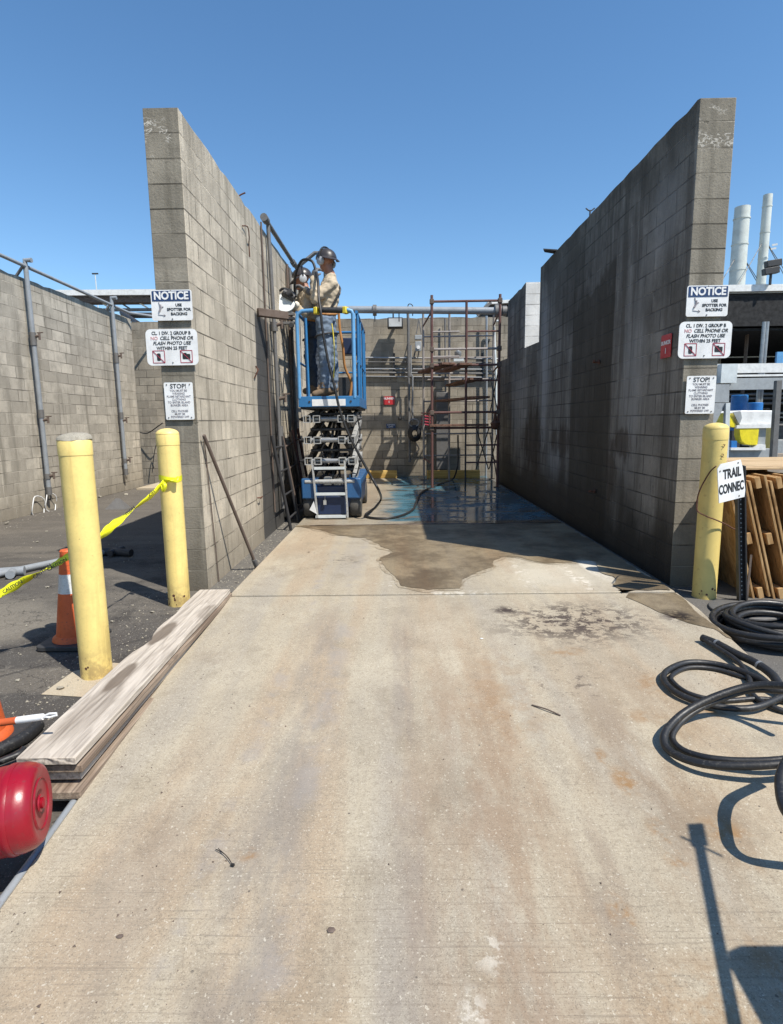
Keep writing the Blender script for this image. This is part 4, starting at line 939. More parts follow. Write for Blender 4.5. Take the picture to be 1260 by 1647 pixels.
# leaning ladder frames by the lift
def lframe(a0, a1, b0, b1, n, mat, label):
    t = thing('ladder_frame', a1, label, 'frame', 'steel frames leaning on the left bay wall'); a0, a1, b0, b1 = map(V, (a0, a1, b0, b1))
    for p, q in ((a0, a1), (b0, b1)): s = MB(); s.tube([p, q], .024, 9); s.build('rail', mat, t)
    for k in range(n): f = (k+.5)/n; s = MB(); s.tube([a0+(a1-a0)*f, b0+(b1-b0)*f], .016, 8); s.build('rung', mat, t)
lframe((-1.78, 8.25, 1.42), (-1.60, 8.45, .02), (-1.78, 8.9, 1.42), (-1.60, 9.1, .02), 4, 'dark', 'dark steel frame leaning on the left wall, nearest the camera')
lframe((-1.78, 9.0, 1.40), (-1.60, 9.2, .02), (-1.78, 9.7, 1.45), (-1.60, 9.9, .02), 4, 'brownp', 'brown steel frame leaning on the left wall behind the dark one')
lframe((-1.76, 9.8, 1.48), (-1.58, 10.0, .02), (-1.76, 10.3, 1.5), (-1.58, 10.6, .02), 4, 'scaf', 'red steel frame leaning on the left wall beside the lift')

# ================================================================== BACK WALL THINGS
YB = 15.78
def P15(px, py, d=.08): return pY(px, py, YB-d)
t = thing('wall_floodlight', P15(636, 521), 'square grey floodlight with a dark rim at the top of the back wall', 'floodlight')
c = P15(636, 520, .3); s = MB(); s.box(c.x-.20, c.x+.20, c.y-.14, c.y+.12, c.z-.13, c.z+.13); s.build('housing', 'dark', t, bevel=.02)
s = MB(); s.box(c.x-.165, c.x+.165, c.y-.155, c.y-.142, c.z-.10, c.z+.10); s.build('lens', 'lens', t)
s = MB(); s.box(c.x-.03, c.x+.03, c.y+.12, YB, c.z-.03, c.z+.03); s.tube([V((c.x-.05, c.y, c.z+.13)), V((c.x-.05, c.y, c.z+.32))], .02, 8); s.build('arm', 'dark', t)
# cross pipe over the bay
a, b = pY(535, 497.5, 14.6), pY(805, 500, 14.6)
t = vpipe('cross_pipe', [a, b], .085, 'greyp', 'thick grey pipe crossing the far end of the bay above the back wall', [(pY(602, 499, 14.6)-V((.03, 0, 0)), pY(604, 499, 14.6)+V((.03, 0, 0)), .13), (pY(796, 500, 14.6), pY(806, 500, 14.6), .15), (pY(808, 500, 14.6), pY(815, 500, 14.6), .12)])
s = MB(); s.tube(catmull([pY(655, 497, 14.6), pY(658, 489, 14.6), pY(664, 492, 14.6), pY(664, 508, 14.6)], 6), .012, 6); s.build('loose_wire', 'dark', t)
for px in (603, 642): s = MB(); q = pY(px, 500, 14.6); s.tube([q, q+V((0, 0, -.25))], .014, 6); s.build('hanger', 'dark', t)
# vertical pipe with bends
t = vpipe('riser_pipe', [P15(656, 497, .35), P15(657, 520, .35), P15(658, 640, .3), P15(659, 742, .25)], .036, 'galvd', 'grey riser pipe down the back wall left of the scaffold', [(P15(656, 497, .35), P15(656, 502, .35), .07), (P15(658, 575, .3), P15(658, 585, .3), .055), (P15(659, 600, .3), P15(659, 606, .3), .055), (P15(659, 738, .25), P15(659, 743, .25), .05)])
s = MB(); s.tube([P15(661, 555, .25), P15(661, 600, .25), P15(664, 606, .25), P15(664, 678, .25)], .022, 8); s.build('branch', 'galv', t)
# pairs of horizontal pipes
for k, (py0, py1, r_) in enumerate(((575, 577, .024), (582, 583, .014), (593, 594, .016), (599, 601, .028), (605, 607, .014))):
    s = MB(); s.tube([P15(575, py0), P15(802, py1)], r_, 8); o = s.build('wall_pipe', 'galvd' if k % 2 else 'galv'); tag(o, ['highest', 'second', 'third', 'fourth', 'lowest'][k]+' of the horizontal pipes along the back wall', 'pipe', 'horizontal pipes on the back wall')
for px in (634, 776):
    s = MB(); s.beam(P15(px, 568, .04), P15(px, 606, .04), .05, .05); tag(s.build('pipe_clamp', 'dark'), 'dark upright clamp holding the back wall pipes, %s' % ('left of the riser' if px < 700 else 'behind the scaffold'), 'clamp')
# valve station / gauges on the wall right of the riser
t = thing('valve_station', P15(673, 545), 'grey valve assembly hanging between riser pipe and scaffold', 'valve')
s = MB(); c = P15(673, 543, .25); s.box(c.x-.09, c.x+.09, c.y-.06, c.y+.06, c.z-.05, c.z+.06); c2_ = P15(673, 557, .25); s.box(c2_.x-.08, c2_.x+.08, c2_.y-.05, c2_.y+.05, c2_.z-.12, c2_.z+.12); s.build('body', 'greymetal', t, bevel=.01)
s = MB(); s.lathe([(.045, 0), (.045, .03)], c2_+V((0, -.05, -.03)), 14, axis=(0, -1, 0)); s.build('gauge', 'white', t)
s = MB(); s.tube([P15(674, 513, .2), P15(670, 537, .25)], .014, 6); s.tube([P15(674, 513, .2), P15(678, 537, .25)], .014, 6); s.tube([P15(666, 575, .2), P15(668, 565, .25)], .02, 6); s.tube([P15(674, 565, .22), P15(672, 577, .2)], .016, 6); s.build('hanger_rods', 'galvd', t)
# hose reel
t = thing('hose_reel', P15(668, 700, .3), 'black coiled hose hanging on the back wall with a wire ring above', 'hose reel')
for k in range(6):
    s = MB(); c = P15(667, 697, .3); a_ = .20-.018*k; s.tube([V((c.x+a_*.8*math.cos(q*.35), c.y-.02*k, c.z+a_*math.sin(q*.35))) for q in range(19)], .026, 8); s.build('coil', 'rubber', t)
s = MB(); c = P15(666, 680, .32); s.tube([V((c.x+.13*math.cos(q*.35), c.y, c.z+.10*math.sin(q*.35))) for q in range(19)], .014, 6); s.build('wire_ring', 'galv', t)
s = MB(); s.tube(catmull([P15(663, 640, .25), P15(661, 670, .3), P15(659, 680, .3)], 5), .012, 6); s.tube(catmull([P15(668, 711, .3), P15(674, 722, .3), P15(668, 730, .3), P15(660, 742, .3), P15(657, 741, .3)], 6), .016, 6); s.build('tail', 'galvd', t)
s = MB(); s.lathe([(.055, 0), (.055, .03), (.02, .05)], P15(644, 673, .12), 12, axis=(-.5, -1, 0)); tag(s.build('black_bell', 'dark'), 'round black fitting on the back wall left of the riser pipe', 'fitting')
# dark grey box standing in for shading behind scaffold + red cabinet
s = MB(); a, b = P15(702, 631, .2), P15(722, 755, .2); s.box(a.x, b.x, YB-.2, YB-.02, max(b.z, .1), a.z); o = s.build('shading_box', 'galvd', bevel=.01); tag(o, 'tall dark grey box standing for shading on the back wall behind the scaffold', 'cabinet')
t = thing('red_valve_rack', P15(685, 670, .3), 'dark red valve rack beside the scaffold on the back wall', 'valve rack')
for k in range(5): s = MB(); a = P15(678, 664+4.5*k, .3); b = P15(693, 666+4.5*k, .3); s.tube([a, b], .02, 7); s.build('red_bar', 'red_print', t)
s = MB(); s.tube([P15(691, 658, .3), P15(691, 690, .3)], .025, 8); s.build('post', 'scaf', t)
# small white camera box + round dish
t = thing('work_lamp', P15(737, 570, .2), 'small white and chrome lamp at the wall behind the scaffold planks', 'lamp')
s = MB(); c = P15(737, 568, .4); s.lathe([(.05, -.1), (.09, -.05), (.09, .04), (.03, .07), (.03, .14)], c, 14); s.build('shade', 'galv', t)
s = MB(); c = P15(738, 578, .4); s.box(c.x-.13, c.x+.13, c.y-.06, c.y+.06, c.z-.05, c.z+.03); s.build('box', 'palemetal', t)
# white door frame / downpipe at right
t = vpipe('white_downpipe', [P15(806, 516, .2), P15(795, 516, .2), P15(795, 525, .2), P15(798, 600, .2), P15(799, 700, .2)], .03, 'palemetal', 'white downpipe on the back wall near its right corner')
s = MB(); s.tube([P15(783, 508, .15), P15(783, 600, .15), P15(782, 768, .15)], .03, 8); tag(s.build('wall_conduit', 'galv'), 'pale conduit down the back wall behind the scaffold', 'conduit')
s = MB(); s.tube([P15(716, 512, .1), P15(717, 640, .1), P15(717, 750, .1)], .022, 8); tag(s.build('wall_conduit', 'galvd'), 'dark conduit down the back wall in the middle of the scaffold', 'conduit')
# timber curbs
for (a, b, lb) in (((588, 769), (639, 757), 'yellow timber curb on the floor left of the scaffold'), ((687, 769), (773, 757), 'longer tan timber curb on the floor under the scaffold')):
    p = pZ(a[0], a[1], .1); q = pZ(b[0], a[1], .1); s = MB(); s.box(p.x, q.x, p.y-.1, p.y+.08, .1, .30); tag(s.build('timber_curb', 'yw', bevel=.01), lb, 'timber')

# ================================================================== SCAFFOLD
def scaffold():
    y0, y1 = 13.0, 14.9; xl = pY(695, 600, y0).x; xm = pY(750, 600, y0).x; xr = pY(803, 600, y0).x
    t = thing('scaffold', ((xl+xr)/2, y0, .1), 'rusty red tube scaffold standing in front of the back wall', 'scaffold')
    zt = pY(695, 484, y0).z; Z = lambda py: pY(750, py, y0).z
    def tb(a, b, r_=.027, nm='tube', m_='scaf'): s = MB(); s.tube([V(a), V(b)], r_, 9); s.build(nm, m_, t)
    for x in (xl, xr): tb((x, y0, .1), (x, y0, zt+.12), .03, 'front_upright')
    tb((xm, y0, Z(690)), (xm, y0, zt), .028, 'front_upright'); tb((xm, y0, .1), (xm, y0, Z(690)), .02, 'front_upright', 'dark')
    for x in (xl-.10, xl+.55, xr+.18): tb((x, y1, .1), (x, y1, zt+.1), .028, 'rear_upright', 'scafy')
    for py, m_ in ((484, 'scaf'), (561, 'scafy'), (587, 'scaf'), (663, 'scaf'), (688, 'scaf')): tb((xl, y0, Z(py)), (xr, y0, Z(py)), .026, 'front_ledger', m_)
    for py in (533, 612, 716, 744): tb((xm, y0, Z(py)), (xr, y0, Z(py)), .02, 'short_ledger')
    for py in (533, 573, 600): tb((xl, y0, Z(py)), (xl+.6, y0, Z(py)), .02, 'short_ledger', 'scafy')
    for py in (520, 560, 600, 640, 700, 740): tb((xl-.10, y1, Z(py)), (xr+.18, y1, Z(py)), .02, 'rear_ledger', 'scafy')
    for py in (500, 587, 663, 745):
        tb((xl, y0, Z(py)), (xl-.1, y1, Z(py)), .02, 'side_tie'); tb((xr, y0, Z(py)), (xr+.18, y1, Z(py)), .02, 'side_tie')
    for a, b in ((600, 660), (660, 600), (700, 765), (765, 700)): tb((xr-.02, y0+.02, Z(a)), (xr+.12, y1, Z(b)), .014, 'cross_brace', 'dark')
    for a, b in ((690, 765), (765, 690)): tb((xm+.45, y1-.3, Z(a)), (xr+.05, y1-.3, Z(b)), .014, 'cross_brace', 'dark')
    for x in (xl, xr, xl-.1, xr+.18):
        s = MB(); s.lathe([(.08, 0), (.08, .012), (.02, .014), (.02, .1)], (x, y0 if x in (xl, xr) else y1, .1), 12); s.build('base_plate', 'dark', t)
    for x, py in ((xl, 561), (xl, 587), (xr, 561), (xr, 587), (xl, 663), (xr, 663), (xr, 484), (xl, 484), (xl, 688), (xr, 688), (xm, 587)):
        s = MB(); z = Z(py); s.box(x-.045, x+.045, y0-.045, y0+.045, z-.05, z+.05); s.build('coupler', 'brownp', t, bevel=.008)
    def brd(x0, x1, py, dx, lb):
        z = Z(py)+.02; s = MB(); s.beam(V((x0, y0-.2, z)), V((x0+dx, y1+.1, z)), x1-x0, .05); o = s.build('scaffold_board', 'plank3', None, bevel=.004, origin=(x0, y0, z)); tag(o, lb, 'board', 'boards lying on the scaffold')
    brd(xl+.35, xl+.65, 587, -.45, 'left dark red board on the upper scaffold deck'); brd(xl+.72, xl+1.0, 588, -.38, 'second dark red board on the upper scaffold deck')
    brd(xm+.2, xm+.48, 612, -.35, 'board one level below the upper scaffold deck'); brd(xm+.35, xm+.68, 641, -.8, 'dark board on the middle scaffold level')
    z = Z(687); s = MB(); s.box(xl-.05, xl+1.25, y0-.07, y0+.22, z+.02, z+.07); tag(s.build('scaffold_board', 'plank3', bevel=.004), 'long board lying across the lowest scaffold level', 'board', 'boards lying on the scaffold')
    s = MB(); c = pY(797, 680, y0-.1); s.lathe([(.02, -.15), (.09, -.10), (.11, 0), (.04, .05), (.03, .22)], c, 12); tag(s.build('black_fitting', 'rust'), 'dark round fitting hung on the right scaffold upright', 'fitting')
scaffold()

# ================================================================== SCISSOR LIFT
YN, YF = 8.95, 11.0
def lift():
    x0, x1 = -1.50, -.57; xc = -1.035
    t = thing('scissor_lift', (xc, YN, .1), 'blue scissor lift raised beside the left bay wall', 'scissor lift')
    D = lambda px, py, y=YN: pY(px, py, y)
    # chassis
    s = MB(); s.box(x0+.03, x1-.03, YN+.02, YF, .28, .62); s.build('chassis', 'blued', t, bevel=.02)
    for sx, a, b in ((-1, x0-.0, x0+.24), (1, x1-.24, x1+.0)):
        s = MB(); s.box(a, b, YN-.04, YN+.06, .42, .74); p_ = s.build('corner_panel', 'bluem', t, bevel=.02)
        s = MB(); s.box(a+.02, b-.02, YN-.055, YN-.042, .60, .68); s.build('slot', 'dark', p_)
        s = MB(); s.lathe([(.032, 0), (.032, .006)], ((a+b)/2-.02*sx, YN-.042, .51), 16, axis=(0, -1, 0)); s.build('tie_hole', 'dark', p_)
        s = MB(); s.box(a, b, YN+.06, YF, .62, .72); s.build('side_rail', 'bluem', t, bevel=.01)
    s = MB(); s.box(xc-.26, xc+.26, YN-.015, YN+.015, .17, .46); s.build('rear_cover', 'blued', t, bevel=.01)
    s = MB(); s.box(xc-.25, xc+.25, YN-.03, YN-.005, .14, .165); s.build('pothole_guard', 'lift_grey', t)
    for y in (YN+.2, YF-.25):
        for x in (x0+.10, x1-.10):
            s = MB(); s.lathe([(.13, -.09), (.19, -.085), (.205, -.06), (.205, .06), (.19, .085), (.13, .09)], (x, y, .30), 30, axis=(1, 0, 0)); wh = s.build('wheel', 'tyre', t)
            s = MB(); s.lathe([(.10, -.095), (.12, -.10), (.12, .10), (.10, .095)], (x, y, .30), 20, axis=(1, 0, 0)); s.build('rim', 'lift_grey', wh)
    s = MB(); s.tube([(x0+.06, YN-.02, .69), (x1-.10, YN-.02, .69)], .033, 12); s.build('cross_tube', 'lift_grey', t)
    s = MB(); s.box(xc-.12, xc+.0, YN+.0, YN+.2, .63, .75); s.box(xc+.03, xc+.16, YN+.05, YN+.22, .62, .72); s.build('hydraulic_block', 'lift_grey', t, bevel=.01)
    # ladder
    la, lb_ = xc-.25, xc+.22
    for x, d in ((la, .03), (lb_, .0)): s = MB(); s.beam((x-d, YN-.06, 1.02), (x+.03, YN-.08, .13), .028, .028, up=(0, 1, 0)); s.build('ladder_rail', 'lift_grey', t)
    for z in (.90, .50, .145): s = MB(); s.beam((la, YN-.07, z), (lb_, YN-.07, z), .035, .04); s.build('ladder_rung', 'palemetal', t)
    s = MB(); s.prism([D(505, 806, YN-.1), D(510, 827, YN-.1), D(498, 820, YN-.1)], (0, .004, 0)); s.build('paper_tag', 'white', t)
    s = MB(); s.tube([(xc-.10, YN-.05, .50), (xc-.10, YN-.055, .40)], .006, 6); s.box(xc-.125, xc-.08, YN-.065, YN-.045, .33, .40); s.build('hanging_key_tag', 'lift_grey', t)
    # scissor stack
    L_ = [.72, 1.00, 1.325, 1.65, 1.80]; yn, yf = YN+.20, YF-.25
    X = [-.355, -.215, .13, .275]      # offsets of the arm pairs
    for k in range(4):
        for sx in (-1, 1):
            s = MB(); x = xc+sx*.35+.0; s.beam((x, yn, L_[k]), (x, yf, L_[k+1]), .075, .115); s.build('outer_arm', 'lift_grey' if sx > 0 else 'dark', t, bevel=.006)  # right outer arms pale as sunlit, the others dark as shaded, by colour
            s = MB(); x = xc+sx*.22; s.beam((x, yf, L_[k]), (x, yn, L_[k+1]), .075, .115); s.build('inner_arm', 'dark', t, bevel=.006)
            s = MB(); x = xc+sx*.29; s.tube([(x-.13, (yn+yf)/2, (L_[k]+L_[k+1])/2), (x+.13, (yn+yf)/2, (L_[k]+L_[k+1])/2)], .035, 10); s.build('centre_pin', 'dark', t)
    for k in (1, 2, 3):
        z = L_[k]
        s = MB(); s.tube([(xc-.36, yn-.04, z), (xc+.36, yn-.04, z)], .042, 12); s.build('pivot_tube', 'galv', t)
        for dx in (-.355, -.205, .175, .325):
            s = MB(); h = .055; x = xc+dx
            for (a0, a1, b0, b1) in ((-h, h, h-.012, h), (-h, h, -h, -h+.012), (-h, -h+.012, -h+.012, h-.012), (h-.012, h, -h+.012, h-.012)): s.box(x+a0, x+a1, yn-.17, yn-.02, z+b0, z+b1)
            e_ = s.build('arm_end', 'lift_grey', t)
            s = MB(); s.box(x-h+.013, x+h-.013, yn-.15, yn-.05, z-h+.013, z+h-.013); s.build('arm_hollow', 'dark', e_)
        for sx in (-1, 1): s = MB(); s.lathe([(.035, 0), (.035, .03), (.018, .05), (.018, .07)], (xc+sx*.42, yn-.06, z), 10, axis=(sx, 0, 0)); s.build('pin_end', 'dark', t)
        s = MB(); s.tube([(xc, yn-.02, z), (xc+.02, yf, z)], .035, 10); s.build('far_tube', 'dark', t)
        s = MB(); s.tube([(xc-.36, yf, z), (xc+.36, yf, z)], .042, 10); s.build('pivot_tube', 'dark', t)
    for k in range(4):
        z = (L_[k]+L_[k+1])/2; s = MB(); s.tube([(xc-.33, yn+.02, z), (xc+.33, yn+.02, z)], .024, 10); s.build('cross_roller', 'dark', t)
        for dx in (-.12, .0, .11): s = MB(); s.beam((xc+dx, yn+.05, L_[k]+.03), (xc+dx*.4, yn+.05+.5, L_[k+1]-.02), .035, .05); s.build('inner_strut', 'dark' if dx else 'galvd', t)
        s = MB(); s.tube(catmull([(xc-.1, yn-.03, L_[k]), (xc-.16, yn-.06, z), (xc-.06, yn-.05, L_[k+1])], 6), .011, 6); s.tube(catmull([(xc+.06, yn-.03, L_[k]), (xc+.12, yn-.05, z), (xc+.03, yn-.04, L_[k+1])], 6), .009, 6); s.build('hydraulic_hoses', 'rubber', t)
    s = MB(); s.tube([(xc-.02, yn+.3, .78), (xc+.0, yf-.4, 1.5)], .055, 12); s.tube([(xc-.0, yn+.9, 1.1), (xc+.0, yf-.3, 1.62)], .035, 12); s.build('lift_cylinder', 'dark', t)
    for k in range(9): s = MB(); s.lathe([(.018, 0), (.018, .03)], (xc+.40, yn+.3, .85+k*.105), 8, axis=(1, 0, 0)); s.build('arm_bolt', 'galvd', t)
    s = MB(); s.tube(catmull([(xc+.38, yn-.03, .75), (xc+.44, yn, 1.0), (xc+.38, yn, 1.2), (xc+.45, yn, 1.4), (xc+.4, yn, 1.75)], 6), .012, 6); s.build('hydraulic_line', 'dark', t)
    # platform
    zf = 1.86
    s = MB(); s.box(x0+.02, x1-.02, YN+.03, YF, zf-.06, zf); s.build('deck', 'dark', t, bevel=.008)
    s = MB(); s.box(x0, x1, YN-.02, YN+.025, zf-.03, zf+.13); s.box(x0, x0+.025, YN+.026, YF, zf-.03, zf+.13); s.box(x1-.025, x1, YN+.026, YF, zf-.03, zf+.13); s.build('toe_board', 'blue', t, bevel=.006)
    s = MB(); s.box(x0+.21, x0+.72, YN-.026, YN-.021, zf-.015, zf+.085); lbp = s.build('label_plate', 'white', t)
    s = MB(); text_mesh(s, 'MAX. CAPACITY', .045, (x0+.465, YN-.028, zf+.035), bold=.02); s.build('lettering', 'grey_print', lbp)
    for x in (x0+.17, x1-.13): s = MB(); s.lathe([(.016, 0), (.016, .008)], (x, YN-.021, zf+.05), 10, axis=(0, -1, 0)); s.build('board_bolt', 'dark', t)
    zr = 3.24
    def rail(pts, r_=.024, nm='rail', m_='blue', n=10): s = MB(); s.tube(pts, r_, n); s.build(nm, m_, t)
    cr = [V((x0+.02, YN, zf+.1)), V((x0+.02, YN, zr-.12)), V((x0+.035, YN, zr-.045)), V((x0+.10, YN, zr)), V((x0+.30, YN, zr+.01))]
    rail(cr, .028, 'corner_post', 'bluel')
    rail([V((x0+.16, YN+.01, zf+.1)), V((x0+.15, YN+.01, zr-.1))], .020, 'inner_post', 'blue')
    rail([V((x1-.07, YN, zf+.1)), V((x1-.07, YN, zr-.06)), V((x1-.09, YN, zr-.01)), V((x1-.16, YN, zr+.01))], .03, 'corner_post', 'bluel')
    rail([V((x1-.01, YN+.10, zf+.1)), V((x1-.01, YN+.10, zr-.12)), V((x1-.02, YN+.1, zr-.02))], .024, 'side_post')
    rail([V((x0+.36, YN, zr+.012)), V((x1-.22, YN, zr+.0))], .042, 'padded_rail', 'rubber', 12)
    for x in (x0+.30, x1-.20): s = MB(); s.beam((x, YN-.045, zr+.0), (x+.04, YN+.045, zr+.0), .06, .10); s.build('yellow_clip', 'yellowtag', t, bevel=.01)
    for sx, x in ((-1, x0+.02), (1, x1-.02)):
        rail([V((x, YN+.02, zr-.02)), V((x, YF-.05, zr-.02)), ], .024, 'side_rail_top'); rail([V((x, YN+.02, 2.5)), V((x, YF-.05, 2.5))], .018, 'mid_rail')
        for y in (9.75, 10.5, YF-.05): rail([V((x, y, zf+.08)), V((x, y, zr-.03))], .020, 'side_post')
    rail([V((x0+.02, YF-.05, zr-.02)), V((x1-.02, YF-.05, zr-.02))], .024, 'end_rail'); rail([V((x0+.02, YF-.05, 2.5)), V((x1-.02, YF-.05, 2.5))], .018, 'end_mid_rail')
    rail([V((xc-.25, YN, 2.48)), V((xc-.05, YN+.02, 2.42)), V((xc+.15, YN+.0, 2.48))], .008, 'chain', 'dark', 6) if 0 else None
    s = MB(); s.box(x1-.36, x1-.08, 10.2, 10.5, 2.75, 3.02); cb = s.build('control_box', 'blued', t, bevel=.015)
    s = MB(); s.box(x1-.22, x1-.12, 10.18, 10.199, 2.83, 2.96); s.build('control_face', 'bluel', cb)
    s = MB(); s.box(x1-.42, x1-.08, 10.0, 10.35, zf, 2.35); s.build('tool_crate', 'dark', t, bevel=.01)
    s = MB(); s.box(x1-.46, x1-.20, 9.7, 9.95, zf, zf+.12); s.build('blue_tray', 'blued', t, bevel=.01)
lift()

# ================================================================== PEOPLE
def blob(name, segs, mat, parent, vox=.013, wr=0.0, smooth=4):
    bm = bmesh.new()
    for a, ra, b, rb in segs:
        a, b = V(a), V(b); d = b-a; L_ = d.length
        q = V((0, 0, 1)).rotation_difference(d.normalized()) if L_ > 1e-6 else V((0, 0, 1)).rotation_difference(V((0, 0, 1)))
        n, m_ = 14, 5; rings = []
        pr = [(ra*math.sin(R(90)*j/m_), -ra*math.cos(R(90)*j/m_)) for j in range(1, m_+1)]+[(rb*math.cos(R(90)*j/m_), L_+rb*math.sin(R(90)*j/m_)) for j in range(0, m_)]
        bot = bm.verts.new(a+q@V((0, 0, -ra)))
        for r_, z in pr: rings.append([bm.verts.new(a+q@V((r_*math.cos(2*math.pi*k/n), r_*math.sin(2*math.pi*k/n), z))) for k in range(n)])
        tp = bm.verts.new(a+q@V((0, 0, L_+rb)))
        for k in range(n):
            bm.faces.new((bot, rings[0][(k+1) % n], rings[0][k])); bm.faces.new((tp, rings[-1][k], rings[-1][(k+1) % n]))
            for i in range(len(rings)-1): bm.faces.new((rings[i][k], rings[i][(k+1) % n], rings[i+1][(k+1) % n], rings[i+1][k]))
    me = bpy.data.meshes.new('tmp'); bm.to_mesh(me); bm.free(); ob = bpy.data.objects.new('tmp', me); C.objects.link(ob)
    r_ = ob.modifiers.new('r', 'REMESH'); r_.mode = 'VOXEL'; r_.voxel_size = vox
    if smooth: sm_ = ob.modifiers.new('s', 'SMOOTH'); sm_.iterations = smooth; sm_.factor = .5
    bpy.context.view_layer.update()
    m2 = bpy.data.meshes.new_from_object(ob.evaluated_get(bpy.context.evaluated_depsgraph_get()))
    s = MB(); vs = [v.co.copy() for v in m2.vertices]
    if wr:
        ns = [v.normal.copy() for v in m2.vertices]
        vs = [v + n_*(wr*(mnoise.noise(V((v.x*9, v.y*9, v.z*16)))+.6*mnoise.noise(V((v.x*22+3, v.y*22, v.z*30))))) for v, n_ in zip(vs, ns)]
    s.add(vs, [tuple(p.vertices) for p in m2.polygons], True)
    bpy.data.objects.remove(ob); bpy.data.meshes.remove(me); bpy.data.meshes.remove(m2)
    o = s.build(name, mat, parent, fixn=False); return o

def hand_segs(w_, d, palm_n, k=1.0, curl=.9):
    """palm + 5 separate bent fingers; w_: wrist, d: direction of the hand, palm_n: direction the fingers close to"""
    d = V(d).normalized(); n_ = V(palm_n); n_ = (n_-d*n_.dot(d)).normalized(); sd_ = d.cross(n_); f = 1.316*k; segs = []
    pc = w_ + d*(.085*f)
    for j in range(4):
        off = sd_*((j-1.5)*.021*f); segs.append((w_+off*.6, .017*f, w_+d*(.085*f)+off, .0135*f))
        L_ = (.036, .042, .040, .031)[j]*f; base = w_+d*(.088*f)+off; d1 = (d*math.cos(curl*.6)+n_*math.sin(curl*.6)); p1 = base+d1*L_
        d2 = (d*math.cos(curl*1.5)+n_*math.sin(curl*1.5)); p2 = p1+d2*L_*.75; d3 = (d*math.cos(curl*2.2)+n_*math.sin(curl*2.2)); p3 = p2+d3*L_*.55
        segs += [(base, .0105*f, p1, .0095*f), (p1, .0095*f, p2, .009*f), (p2, .009*f, p3, .008*f)]
    tb = w_+d*(.03*f)-sd_*(.033*f); t1 = tb+(d*.6-sd_*.4+n_*.5).normalized()*.036*f; t2 = t1+(d*.5+n_*.8).normalized()*.03*f
    segs += [(w_+d*.015*f, .015*f, tb, .012*f), (tb, .012*f, t1, .011*f), (t1, .011*f, t2, .009*f)]
    return segs

